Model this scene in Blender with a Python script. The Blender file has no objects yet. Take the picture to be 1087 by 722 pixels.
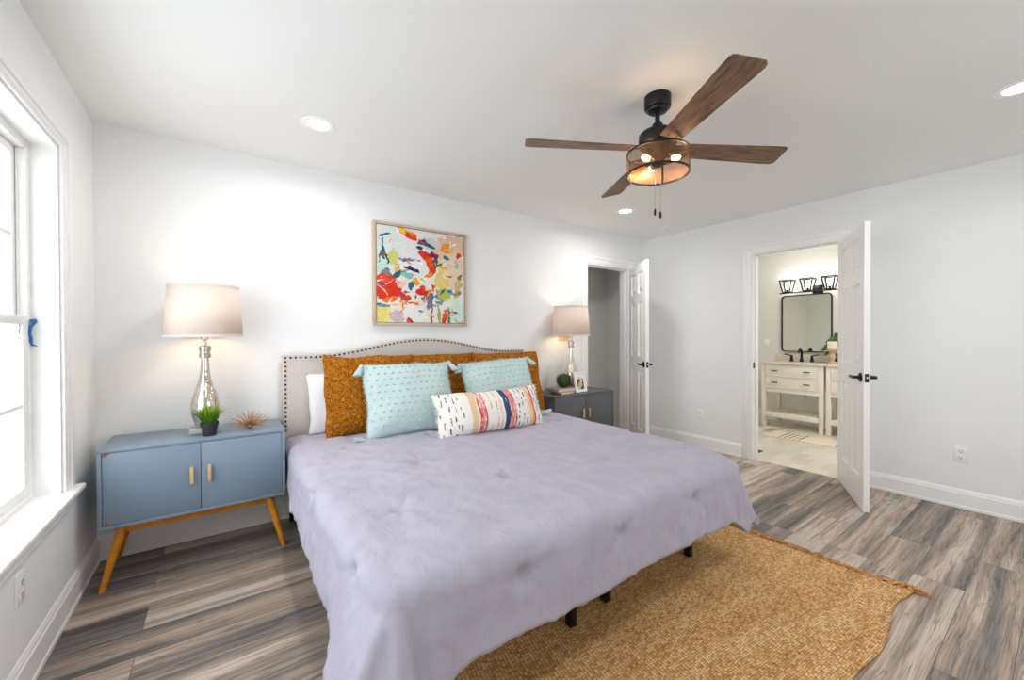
import bpy, bmesh, math, random
from mathutils import Vector, Matrix, noise
PI = math.pi
C = bpy.context.scene
COL = C.collection
random.seed(7)

# ------------------------------------------------------------------ camera, light, exposure
def make_camera():
    f, yaw, pitch, roll, h = 428.816, 0.620047, -0.0084390, -0.0032310, 1.24207
    fw = Vector((math.sin(yaw)*math.cos(pitch), math.cos(yaw)*math.cos(pitch), math.sin(pitch)))
    r = Vector((math.cos(yaw), -math.sin(yaw), 0)); u = r.cross(fw)
    r2 = r*math.cos(roll)+u*math.sin(roll); u2 = -r*math.sin(roll)+u*math.cos(roll)
    cam = bpy.data.cameras.new('camera'); cam.sensor_width = 36; cam.sensor_fit = 'HORIZONTAL'
    cam.lens = f/1087*36; cam.clip_start = 0.02
    o = bpy.data.objects.new('camera', cam); COL.objects.link(o)
    m = Matrix.Identity(4)
    for i in range(3):
        m[i][0] = r2[i]; m[i][1] = u2[i]; m[i][2] = -fw[i]
    m[2][3] = h
    o.matrix_world = m
    C.camera = o
make_camera()
C.view_settings.view_transform = 'Standard'
C.view_settings.look = 'None'
C.view_settings.exposure = 0.18
C.view_settings.gamma = 1.0
C.view_settings.use_curve_mapping = False
C.cycles.max_bounces = 14
C.cycles.diffuse_bounces = 12
C.cycles.glossy_bounces = 5
C.cycles.transparent_max_bounces = 16
C.cycles.sample_clamp_indirect = 6.0
C.cycles.caustics_reflective = False
C.cycles.caustics_refractive = False
W = bpy.data.worlds.new('overcast_sky'); C.world = W; W.use_nodes = True
W.node_tree.nodes['Background'].inputs[0].default_value = (0.90, 0.955, 1.0, 1)
W.node_tree.nodes['Background'].inputs[1].default_value = 4.6

# room measures
XL, XR, YB, YF, H = -0.581, 4.306, 3.167, -1.4, 2.44
def portal(name, loc, rot, sx, sy):
    l = bpy.data.lights.new(name, 'AREA'); l.shape = 'RECTANGLE'; l.size = sx; l.size_y = sy
    l.cycles.is_portal = True
    o = bpy.data.objects.new(name, l); COL.objects.link(o); o.location = loc; o.rotation_euler = rot
portal('window_daylight', (XL-0.20, 1.67, 1.32), (0, -PI/2, 0), 1.52, 1.84)
portal('window_daylight', (2.2, YF-0.20, 1.32), (PI/2, 0, 0), 1.4, 1.52)  # portal for the added window behind the camera
CAN_W, LAMP_W, BULB_W, BATH_W = 6.6, 0.9, 0.7, 1.5
def lamp_light(name, kind, loc, w, color, size=0.05, spread=None):
    l = bpy.data.lights.new(name, kind); l.energy = w; l.color = color
    if kind == 'AREA':
        l.shape = 'DISK'; l.size = size
        if spread: l.spread = spread
    else: l.shadow_soft_size = size
    o = bpy.data.objects.new(name, l); COL.objects.link(o); o.location = loc
    return o

# ------------------------------------------------------------------ materials
def lin(c):
    return tuple(((v/255)/12.92 if v/255 <= 0.04045 else ((v/255+0.055)/1.055)**2.4) for v in c)
def L4(c): return lin(c)+(1.0,)
def mat(name, col, rough=0.6, metal=0.0, vary=0.04, scale=9.0, bump=0.0, bscale=120.0, spec=0.5, stretch=None, emit=None, sheen=0.0):
    m = bpy.data.materials.new(name); m.use_nodes = True
    nt = m.node_tree; b = nt.nodes['Principled BSDF']
    b.inputs['Roughness'].default_value = rough; b.inputs['Metallic'].default_value = metal
    b.inputs['Specular IOR Level'].default_value = spec
    if sheen: b.inputs['Sheen Weight'].default_value = sheen
    tc = nt.nodes.new('ShaderNodeTexCoord'); vec = tc.outputs['Object']
    if stretch:
        mp = nt.nodes.new('ShaderNodeMapping'); mp.inputs['Scale'].default_value = stretch
        nt.links.new(vec, mp.inputs['Vector']); vec = mp.outputs['Vector']
    n = nt.nodes.new('ShaderNodeTexNoise'); n.inputs['Scale'].default_value = scale; n.inputs['Detail'].default_value = 4
    nt.links.new(vec, n.inputs['Vector'])
    r = nt.nodes.new('ShaderNodeValToRGB'); c = lin(col)
    r.color_ramp.elements[0].position = 0.3; r.color_ramp.elements[1].position = 0.7
    r.color_ramp.elements[0].color = tuple(v*(1-vary) for v in c)+(1,)
    r.color_ramp.elements[1].color = tuple(min(1, v*(1+vary)) for v in c)+(1,)
    nt.links.new(n.outputs['Fac'], r.inputs['Fac']); nt.links.new(r.outputs['Color'], b.inputs['Base Color'])
    if bump:
        n2 = nt.nodes.new('ShaderNodeTexNoise'); n2.inputs['Scale'].default_value = bscale; n2.inputs['Detail'].default_value = 3
        nt.links.new(vec, n2.inputs['Vector'])
        bp = nt.nodes.new('ShaderNodeBump'); bp.inputs['Strength'].default_value = bump; bp.inputs['Distance'].default_value = 0.004
        nt.links.new(n2.outputs['Fac'], bp.inputs['Height']); nt.links.new(bp.outputs['Normal'], b.inputs['Normal'])
    if emit:
        b.inputs['Emission Color'].default_value = tuple(emit[0])+(1,); b.inputs['Emission Strength'].default_value = emit[1]
    return m
def nodes(m): return m.node_tree.nodes, m.node_tree.links, m.node_tree.nodes['Principled BSDF']
def ramp(ns, stops):
    r = ns.new('ShaderNodeValToRGB'); e = r.color_ramp.elements
    while len(e) < len(stops): e.new(0.5)
    for i, (p, c) in enumerate(stops):
        e[i].position = p; e[i].color = L4(c) if len(c) == 3 else c
    return r

M = {}
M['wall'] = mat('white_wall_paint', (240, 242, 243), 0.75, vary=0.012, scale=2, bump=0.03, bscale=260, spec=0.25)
M['ceiling'] = mat('flat_ceiling_paint', (236, 237, 235), 0.9, vary=0.012, scale=1.5, spec=0.1)
M['trim'] = mat('white_gloss_trim', (248, 248, 248), 0.35, vary=0.01, scale=3, spec=0.45)
M['door'] = mat('white_door_paint', (246, 246, 245), 0.4, vary=0.01, scale=3, spec=0.4)
M['vinyl'] = mat('white_window_vinyl', (238, 238, 236), 0.4, vary=0.04, scale=14, spec=0.4)
M['black'] = mat('black_metal', (22, 22, 24), 0.4, 0.3, vary=0.1)
M['matte_black'] = mat('matte_black_paint', (34, 34, 36), 0.5, 0.1, vary=0.08)
M['almond'] = mat('almond_plastic_plate', (226, 198, 166), 0.4, vary=0.01)
M['plate'] = mat('white_plastic_plate', (243, 243, 242), 0.35, vary=0.01)
M['slot'] = mat('dark_slot', (40, 40, 40), 0.7)
M['blue_paint'] = mat('blue_grey_lacquer', (126, 145, 163), 0.38, vary=0.02, scale=4)
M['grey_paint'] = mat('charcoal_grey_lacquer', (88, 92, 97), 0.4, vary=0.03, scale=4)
M['honey'] = mat('honey_stained_wood', (205, 134, 30), 0.4, vary=0.16, scale=7, stretch=(1.2, 6, 6))
M['pale_wood'] = mat('pale_wood', (214, 176, 128), 0.5, vary=0.12, scale=30)
M['linen'] = mat('oatmeal_linen', (208, 201, 196), 0.9, vary=0.09, scale=60, stretch=(5, 5, 0.35), bump=0.25, bscale=220, spec=0.15)
M['nail'] = mat('bronze_nailhead', (62, 48, 40), 0.35, 0.8)
M['mattress'] = mat('white_ticking', (232, 230, 226), 0.9, bump=0.1)
M['white_cotton'] = mat('white_cotton', (240, 241, 242), 0.9, vary=0.02, bump=0.2, bscale=90, spec=0.1)
M['aqua'] = mat('aqua_cotton', (192, 214, 213), 0.9, vary=0.05, scale=40, bump=0.3, bscale=160, spec=0.1)
M['shade'] = None
M['brass'] = mat('brushed_brass', (206, 166, 120), 0.32, 0.9)
M['silver'] = mat('brushed_nickel', (200, 192, 182), 0.22, 0.95)
M['pot'] = mat('black_plastic_pot', (42, 42, 44), 0.6, vary=0.1, bump=0.1)
M['soil'] = mat('potting_soil', (50, 36, 26), 0.95, vary=0.3, scale=80)
M['moss'] = mat('boxwood_green', (62, 84, 38), 0.8, vary=0.6, scale=70)
M['leaf'] = mat('deep_green_leaf', (44, 84, 40), 0.45, vary=0.25, scale=14)
M['paper'] = mat('cream_page_block', (226, 214, 192), 0.9, vary=0.08, scale=200, stretch=(.2, .2, 6))
M['grey_cover'] = mat('grey_book_cover', (150, 148, 144), 0.6)
M['tan_cover'] = mat('tan_book_cover', (222, 180, 138), 0.6)
M['fanblack'] = mat('black_fan_metal', (30, 30, 32), 0.38, 0.4, vary=0.08)
M['bulb'] = mat('glowing_bulb', (255, 225, 180), 0.4, emit=((1.0, 0.62, 0.25), 22.0))
M['whitebulb'] = mat('glowing_white_bulb', (255, 250, 240), 0.4, emit=((1.0, 0.95, 0.86), 7.0))
M['can'] = mat('lit_downlight_lens', (255, 252, 246), 0.4, emit=((1.0, 0.97, 0.92), 9.0))
M['tape'] = mat('blue_painters_tape', (18, 104, 176), 0.6, vary=0.15, scale=60)
M['vanity'] = mat('white_vanity_paint', (236, 232, 224), 0.4, vary=0.015)
M['counter'] = mat('cream_marble_top', (224, 215, 202), 0.25, vary=0.08, scale=12)
M['bathwall'] = mat('bathroom_wall_paint', (232, 231, 226), 0.8, vary=0.015, scale=2, spec=0.2)
M['candle'] = mat('cream_wax', (236, 226, 208), 0.6)
M['turned_wood'] = mat('whitewashed_wood', (190, 160, 132), 0.7, vary=0.2, scale=40)
M['frame_wood'] = mat('champagne_frame', (200, 182, 158), 0.45, 0.15, vary=0.06, scale=30)
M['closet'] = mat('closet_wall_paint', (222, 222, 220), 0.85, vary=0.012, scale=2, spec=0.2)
M['red'] = mat('red_indicator', (214, 96, 80), 0.5)
M['chipped'] = mat('bare_chipped_wood', (150, 96, 60), 0.8, vary=0.25, scale=90)

def mat_mirror():
    m = mat('silvered_mirror', (214, 216, 212), 0.02, 1.0, vary=0.0); return m
M['mirror'] = mat_mirror()

def mat_mercury():
    m = mat('mercury_glass', (222, 216, 206), 0.12, 0.92, vary=0.22, scale=38, bump=0.25, bscale=50); return m
M['mercury'] = mat_mercury()

def mat_glass():
    m = bpy.data.materials.new('window_glass'); m.use_nodes = True
    ns = m.node_tree.nodes; ls = m.node_tree.links; ns.remove(ns['Principled BSDF'])
    t = ns.new('ShaderNodeBsdfTransparent'); g = ns.new('ShaderNodeBsdfGlossy'); g.inputs['Roughness'].default_value = 0.02
    lw = ns.new('ShaderNodeLayerWeight'); lw.inputs['Blend'].default_value = 0.5
    pw = ns.new('ShaderNodeMath'); pw.operation = 'POWER'; pw.inputs[1].default_value = 5; ls.new(lw.outputs['Facing'], pw.inputs[0])
    ml = ns.new('ShaderNodeMath'); ml.operation = 'MULTIPLY_ADD'; ml.inputs[1].default_value = 0.5; ml.inputs[2].default_value = 0.03; ls.new(pw.outputs[0], ml.inputs[0])
    mx = ns.new('ShaderNodeMixShader'); ls.new(ml.outputs[0], mx.inputs[0]); ls.new(t.outputs[0], mx.inputs[1]); ls.new(g.outputs[0], mx.inputs[2])
    ls.new(mx.outputs[0], ns['Material Output'].inputs[0]); return m
M['glass'] = mat_glass()
def mat_acrylic():
    m = mat('clear_acrylic', (236, 234, 230), 0.08, vary=0.0)
    m.node_tree.nodes['Principled BSDF'].inputs['Transmission Weight'].default_value = 0.55; return m
M['acrylic'] = mat_acrylic()

def mat_shade():
    m = mat('linen_lamp_shade', (236, 230, 223), 0.9, vary=0.05, scale=50, stretch=(4, 4, 0.4), bump=0.15, bscale=260, spec=0.1)
    ns, ls, b = nodes(m)
    tr = ns.new('ShaderNodeBsdfTranslucent'); tr.inputs[0].default_value = L4((240, 214, 180))
    mx = ns.new('ShaderNodeMixShader'); mx.inputs[0].default_value = 0.22
    ls.new(b.outputs[0], mx.inputs[1]); ls.new(tr.outputs[0], mx.inputs[2]); ls.new(mx.outputs[0], ns['Material Output'].inputs[0])
    return m
M['shade'] = mat_shade()

def mat_mesh_drum():
    # woven metal gauze: a fine weave pattern decides wire or gap
    m = bpy.data.materials.new('bronze_wire_gauze'); m.use_nodes = True
    ns = m.node_tree.nodes; ls = m.node_tree.links; b = ns['Principled BSDF']
    b.inputs['Base Color'].default_value = L4((146, 106, 72)); b.inputs['Metallic'].default_value = 0.6; b.inputs['Roughness'].default_value = 0.45
    tc = ns.new('ShaderNodeTexCoord'); n = ns.new('ShaderNodeTexNoise'); n.inputs['Scale'].default_value = 40
    ls.new(tc.outputs['Object'], n.inputs['Vector'])
    mr = ns.new('ShaderNodeMapRange'); mr.inputs['To Min'].default_value = 0.36; mr.inputs['To Max'].default_value = 0.48
    ls.new(n.outputs['Fac'], mr.inputs['Value'])
    t = ns.new('ShaderNodeBsdfTransparent'); mx = ns.new('ShaderNodeMixShader')
    ls.new(mr.outputs[0], mx.inputs[0]); ls.new(b.outputs[0], mx.inputs[1]); ls.new(t.outputs[0], mx.inputs[2])
    ls.new(mx.outputs[0], ns['Material Output'].inputs[0]); return m
M['gauze'] = mat_mesh_drum()

def mat_floor():
    m = bpy.data.materials.new('weathered_oak_planks'); m.use_nodes = True
    ns, ls, b = nodes(m)
    tc = ns.new('ShaderNodeTexCoord')
    br = ns.new('ShaderNodeTexBrick'); br.offset = 0.37; br.offset_frequency = 2; br.squash = 1.0
    for k, v in (('Scale', 1.0), ('Mortar Size', 0.0012), ('Mortar Smooth', 0.2), ('Bias', 0.0), ('Brick Width', 1.22), ('Row Height', 0.181)):
        br.inputs[k].default_value = v
    br.inputs['Color1'].default_value = (0, 0, 0, 1); br.inputs['Color2'].default_value = (1, 1, 1, 1); br.inputs['Mortar'].default_value = (0.5, 0.5, 0.5, 1)
    mp0 = ns.new('ShaderNodeMapping'); mp0.inputs['Location'].default_value = (0.29, 0.05, 0)
    ls.new(tc.outputs['Object'], mp0.inputs['Vector']); ls.new(mp0.outputs[0], br.inputs['Vector'])
    # a random offset per plank, so no grain runs on into the next board
    off = ns.new('ShaderNodeVectorMath'); off.operation = 'SCALE'; off.inputs['Scale'].default_value = 37.0
    ls.new(br.outputs['Color'], off.inputs[0])
    add = ns.new('ShaderNodeVectorMath'); ls.new(mp0.outputs[0], add.inputs[0]); ls.new(off.outputs[0], add.inputs[1])
    def math_(op, a, bv, c=None):
        n = ns.new('ShaderNodeMath'); n.operation = op
        for i, v in enumerate((a, bv, c)):
            if v is None: continue
            if isinstance(v, (int, float)): n.inputs[i].default_value = v
            else: ls.new(v, n.inputs[i])
        return n.outputs[0]
    def nz(vec, sx, sy, det, rough=0.55, dist=0.0):
        mp = ns.new('ShaderNodeMapping'); mp.inputs['Scale'].default_value = (sx, sy, 1)
        ls.new(vec, mp.inputs['Vector'])
        n = ns.new('ShaderNodeTexNoise'); n.inputs['Scale'].default_value = 1.0; n.inputs['Detail'].default_value = det
        n.inputs['Roughness'].default_value = rough; n.inputs['Distortion'].default_value = dist
        ls.new(mp.outputs[0], n.inputs['Vector']); return n.outputs['Fac']
    # wander the grain sideways, so it bends into cathedral figures
    w1 = nz(add.outputs[0], 1.5, 5.0, 2); w2 = nz(add.outputs[0], 5.0, 16.0, 2)
    sep = ns.new('ShaderNodeSeparateXYZ'); ls.new(add.outputs[0], sep.inputs[0])
    yy = math_('ADD', sep.outputs[1], math_('ADD', math_('MULTIPLY', math_('SUBTRACT', w1, 0.5), 0.05), math_('MULTIPLY', math_('SUBTRACT', w2, 0.5), 0.007)))
    com = ns.new('ShaderNodeCombineXYZ'); ls.new(sep.outputs[0], com.inputs[0]); ls.new(yy, com.inputs[1]); ls.new(sep.outputs[2], com.inputs[2])
    g = com.outputs[0]
    tone = nz(g, 0.5, 9.5, 5, 0.6); streak = nz(g, 1.1, 48, 6, 0.66); grain = nz(g, 6.0, 230, 3, 0.6)
    rnd = math_('MULTIPLY', math_('SUBTRACT', br.outputs['Color'], 0.5), 0.11)
    mixf = math_('ADD', math_('ADD', math_('MULTIPLY', tone, 0.74), math_('MULTIPLY', streak, 0.27)), rnd)
    r = ramp(ns, [(0.33, (88, 85, 84)), (0.415, (124, 119, 116)), (0.47, (154, 141, 130)), (0.525, (180, 160, 143)), (0.58, (208, 194, 181)), (0.67, (184, 181, 178))])
    ls.new(mixf, r.inputs['Fac'])
    r2 = ramp(ns, [(0.32, (168, 164, 160)), (0.52, (255, 255, 255))]); ls.new(grain, r2.inputs['Fac'])
    mul = ns.new('ShaderNodeMix'); mul.data_type = 'RGBA'; mul.blend_type = 'MULTIPLY'; mul.inputs[0].default_value = 0.7
    ls.new(r.outputs[0], mul.inputs[6]); ls.new(r2.outputs[0], mul.inputs[7])
    # fine growth rings: alternate dark and chalky hairlines
    ring = math_('SINE', math_('ADD', math_('MULTIPLY', yy, 420.0), math_('MULTIPLY', tone, 50.0)), 0)
    rm = nz(add.outputs[0], 1.6, 7.0, 2)
    rr_ = ramp(ns, [(0.0, (168, 162, 158)), (0.45, (255, 255, 255))])
    ls.new(math_('ADD', math_('MULTIPLY', ring, 0.3), math_('MULTIPLY_ADD', rm, 1.6, -0.28)), rr_.inputs['Fac'])
    mul3 = ns.new('ShaderNodeMix'); mul3.data_type = 'RGBA'; mul3.blend_type = 'MULTIPLY'; mul3.inputs[0].default_value = 0.22
    ls.new(mul.outputs[2], mul3.inputs[6]); ls.new(rr_.outputs[0], mul3.inputs[7])
    crack = nz(g, 1.4, 17, 4, 0.5)
    cr = ramp(ns, [(0.482, (255, 255, 255)), (0.492, (104, 98, 94)), (0.502, (255, 255, 255))]); ls.new(crack, cr.inputs['Fac'])
    mul2 = ns.new('ShaderNodeMix'); mul2.data_type = 'RGBA'; mul2.blend_type = 'MULTIPLY'; mul2.inputs[0].default_value = 0.6
    ls.new(mul3.outputs[2], mul2.inputs[6]); ls.new(cr.outputs[0], mul2.inputs[7])
    seam = ns.new('ShaderNodeMix'); seam.data_type = 'RGBA'; seam.inputs[7].default_value = L4((92, 84, 78))
    ls.new(br.outputs['Fac'], seam.inputs[0]); ls.new(mul2.outputs[2], seam.inputs[6])
    ls.new(seam.outputs[2], b.inputs['Base Color'])
    b.inputs['Roughness'].default_value = 0.5; b.inputs['Specular IOR Level'].default_value = 0.35
    bp = ns.new('ShaderNodeBump'); bp.inputs['Strength'].default_value = 0.25; bp.inputs['Distance'].default_value = 0.002
    ls.new(streak, bp.inputs['Height']); ls.new(bp.outputs[0], b.inputs['Normal'])
    return m
M['floor'] = mat_floor()

def mat_tile():
    m = mat('cream_marble_tile', (214, 207, 194), 0.3, vary=0.09, scale=5)
    ns, ls, b = nodes(m)
    tc = ns.new('ShaderNodeTexCoord'); v = ns.new('ShaderNodeTexBrick'); v.offset = 0.5
    for k, x in (('Scale', 1.0), ('Mortar Size', 0.002), ('Brick Width', 0.3), ('Row Height', 0.1)): v.inputs[k].default_value = x
    v.inputs['Color1'].default_value = (0, 0, 0, 1); v.inputs['Color2'].default_value = (1, 1, 1, 1); v.inputs['Mortar'].default_value = (.5, .5, .5, 1)
    ls.new(tc.outputs['Object'], v.inputs['Vector'])
    r = ramp(ns, [(0.0, (205, 197, 184)), (0.85, (224, 218, 206)), (1.0, (170, 160, 148))]); ls.new(v.outputs['Color'], r.inputs['Fac'])
    ls.new(r.outputs[0], b.inputs['Base Color'])
    return m
M['tile'] = mat_tile()

def mat_bladewood():
    m = mat('dark_walnut_blade', (116, 88, 68), 0.5, vary=0.55, scale=6, stretch=(1.2, 11, 11), bump=0.2, bscale=20)
    ns, ls, b = nodes(m)
    return m
M['blade'] = mat_bladewood()

def mat_jute():
    m = bpy.data.materials.new('woven_jute'); m.use_nodes = True
    ns, ls, b = nodes(m)
    tc = ns.new('ShaderNodeTexCoord')
    nw = ns.new('ShaderNodeTexNoise'); nw.inputs['Scale'].default_value = 12; ls.new(tc.outputs['Object'], nw.inputs['Vector'])
    sc = ns.new('ShaderNodeVectorMath'); sc.operation = 'SCALE'; sc.inputs['Scale'].default_value = 0.012; ls.new(nw.outputs['Color'], sc.inputs[0])
    ad = ns.new('ShaderNodeVectorMath'); ls.new(tc.outputs['Object'], ad.inputs[0]); ls.new(sc.outputs[0], ad.inputs[1])
    mpv = ns.new('ShaderNodeMapping'); mpv.inputs['Scale'].default_value = (70, 112, 0.0); mpv.inputs['Rotation'].default_value = (0, 0, 0.12); ls.new(ad.outputs[0], mpv.inputs['Vector'])
    br = ns.new('ShaderNodeTexVoronoi'); br.inputs['Scale'].default_value = 1.0; br.inputs['Randomness'].default_value = 0.28; ls.new(mpv.outputs[0], br.inputs['Vector'])
    hue = ns.new('ShaderNodeSeparateColor'); ls.new(br.outputs['Color'], hue.inputs[0])
    n = ns.new('ShaderNodeTexNoise'); n.inputs['Scale'].default_value = 2.2; n.inputs['Detail'].default_value = 8; n.inputs['Roughness'].default_value = 0.75
    mp = ns.new('ShaderNodeMapping'); mp.inputs['Scale'].default_value = (1, 4, 1); ls.new(tc.outputs['Object'], mp.inputs['Vector']); ls.new(mp.outputs[0], n.inputs['Vector'])
    fib = ns.new('ShaderNodeTexNoise'); fib.inputs['Scale'].default_value = 240; ls.new(tc.outputs['Object'], fib.inputs['Vector'])
    def mt(op, a, c):
        q = ns.new('ShaderNodeMath'); q.operation = op
        for i, v in enumerate((a, c)):
            if isinstance(v, (int, float)): q.inputs[i].default_value = v
            else: ls.new(v, q.inputs[i])
        return q.outputs[0]
    f = mt('ADD', mt('ADD', mt('MULTIPLY', n.outputs['Fac'], 0.55), mt('MULTIPLY', hue.outputs[0], 0.24)), mt('MULTIPLY', fib.outputs['Fac'], 0.22))
    r = ramp(ns, [(0.28, (160, 114, 66)), (0.43, (210, 162, 106)), (0.56, (234, 192, 136)), (0.74, (252, 226, 184))]); ls.new(f, r.inputs['Fac'])
    dk = ns.new('ShaderNodeMix'); dk.data_type = 'RGBA'; dk.inputs[7].default_value = L4((132, 88, 48))
    gap = ns.new('ShaderNodeMapRange'); gap.inputs['From Min'].default_value = 0.36; gap.inputs['From Max'].default_value = 0.68; gap.inputs['To Max'].default_value = 0.8; ls.new(br.outputs['Distance'], gap.inputs['Value'])
    ls.new(gap.outputs[0], dk.inputs[0]); ls.new(r.outputs[0], dk.inputs[6]); ls.new(dk.outputs[2], b.inputs['Base Color'])
    b.inputs['Roughness'].default_value = 0.95; b.inputs['Specular IOR Level'].default_value = 0.1
    h = mt('ADD', mt('MULTIPLY', br.outputs['Distance'], -1.0), mt('MULTIPLY', fib.outputs['Fac'], 0.35))
    bp = ns.new('ShaderNodeBump'); bp.inputs['Strength'].default_value = 0.8; bp.inputs['Distance'].default_value = 0.006
    ls.new(h, bp.inputs['Height']); ls.new(bp.outputs[0], b.inputs['Normal'])
    return m
M['jute'] = mat_jute()
M['jute_fringe'] = mat('jute_fringe_yarn', (196, 146, 90), 0.95, vary=0.35, scale=60, spec=0.1)

def mat_boucle():
    m = bpy.data.materials.new('mustard_boucle'); m.use_nodes = True
    ns, ls, b = nodes(m)
    tc = ns.new('ShaderNodeTexCoord')
    v = ns.new('ShaderNodeTexVoronoi'); v.inputs['Scale'].default_value = 85
    n = ns.new('ShaderNodeTexNoise'); n.inputs['Scale'].default_value = 60; n.inputs['Detail'].default_value = 3; n.inputs['Distortion'].default_value = 1.5
    for q in (v, n): ls.new(tc.outputs['Object'], q.inputs['Vector'])
    r = ramp(ns, [(0.3, (96, 54, 10)), (0.5, (164, 98, 24)), (0.68, (204, 138, 48))]); ls.new(n.outputs['Fac'], r.inputs['Fac'])
    ls.new(r.outputs[0], b.inputs['Base Color']); b.inputs['Roughness'].default_value = 0.95; b.inputs['Specular IOR Level'].default_value = 0.08
    mx = ns.new('ShaderNodeMath'); mx.operation = 'SUBTRACT'; ls.new(n.outputs['Fac'], mx.inputs[0]); ls.new(v.outputs['Distance'], mx.inputs[1])
    bp = ns.new('ShaderNodeBump'); bp.inputs['Strength'].default_value = 0.9; bp.inputs['Distance'].default_value = 0.008
    ls.new(mx.outputs[0], bp.inputs['Height']); ls.new(bp.outputs[0], b.inputs['Normal'])
    return m
M['boucle'] = mat_boucle()

def mat_comforter():
    m = bpy.data.materials.new('lavender_grey_crinkle_cotton'); m.use_nodes = True
    ns, ls, b = nodes(m)
    tc = ns.new('ShaderNodeTexCoord')
    def nz(sc, st, det=4, dist=0.0):
        mp = ns.new('ShaderNodeMapping'); mp.inputs['Scale'].default_value = st; ls.new(tc.outputs['Object'], mp.inputs['Vector'])
        n = ns.new('ShaderNodeTexNoise'); n.inputs['Scale'].default_value = sc; n.inputs['Detail'].default_value = det; n.inputs['Distortion'].default_value = dist
        ls.new(mp.outputs[0], n.inputs['Vector']); return n
    a = nz(9, (1, 1, 1)); r = ramp(ns, [(0.3, (170, 167, 183)), (0.7, (180, 177, 193))]); ls.new(a.outputs['Fac'], r.inputs['Fac'])
    ls.new(r.outputs[0], b.inputs['Base Color']); b.inputs['Roughness'].default_value = 0.9; b.inputs['Specular IOR Level'].default_value = 0.12
    b.inputs['Sheen Weight'].default_value = 0.1
    w1 = nz(11, (1.6, 1.0, 0.7), 2, 0.6); w2 = nz(30, (1.4, 1.0, 0.8), 2, 0.7); w3 = nz(300, (1, 1, 1), 2)
    def mt(op, p, q):
        k = ns.new('ShaderNodeMath'); k.operation = op
        for i, v in enumerate((p, q)):
            if isinstance(v, (int, float)): k.inputs[i].default_value = v
            else: ls.new(v, k.inputs[i])
        return k.outputs[0]
    def ridge(n):   # sharp little creases where the noise crosses its middle
        return mt('POWER', mt('ABSOLUTE', mt('MULTIPLY', mt('SUBTRACT', n.outputs['Fac'], 0.5), 3.2), 0), 0.6)
    h = mt('ADD', mt('MULTIPLY', ridge(w1), 0.55), mt('ADD', mt('MULTIPLY', ridge(w2), 0.11), mt('MULTIPLY', w3.outputs['Fac'], 0.05)))
    bp = ns.new('ShaderNodeBump'); bp.inputs['Strength'].default_value = 0.36; bp.inputs['Distance'].default_value = 0.010
    ls.new(h, bp.inputs['Height']); ls.new(bp.outputs[0], b.inputs['Normal'])
    return m
M['comforter'] = mat_comforter()

def mat_attr(name, rough=0.7, bump=0.0):
    m = bpy.data.materials.new(name); m.use_nodes = True
    ns, ls, b = nodes(m)
    a = ns.new('ShaderNodeAttribute'); a.attribute_name = 'paint'
    ls.new(a.outputs['Color'], b.inputs['Base Color']); b.inputs['Roughness'].default_value = rough; b.inputs['Specular IOR Level'].default_value = 0.2
    if bump:
        tc = ns.new('ShaderNodeTexCoord'); n = ns.new('ShaderNodeTexNoise'); n.inputs['Scale'].default_value = 160; ls.new(tc.outputs['Object'], n.inputs['Vector'])
        bp = ns.new('ShaderNodeBump'); bp.inputs['Strength'].default_value = bump; bp.inputs['Distance'].default_value = 0.003
        ls.new(n.outputs['Fac'], bp.inputs['Height']); ls.new(bp.outputs[0], b.inputs['Normal'])
    return m
M['grass'] = mat_attr('grass_blade', 0.5)
M['art'] = mat_attr('oil_paint', 0.45, 0.3)
M['lumbar'] = mat_attr('printed_cotton', 0.9, 0.25)
M['print'] = mat_attr('photo_print', 0.4)
M['bathrug'] = mat_attr('striped_bath_mat', 0.95, 0.3)

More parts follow.
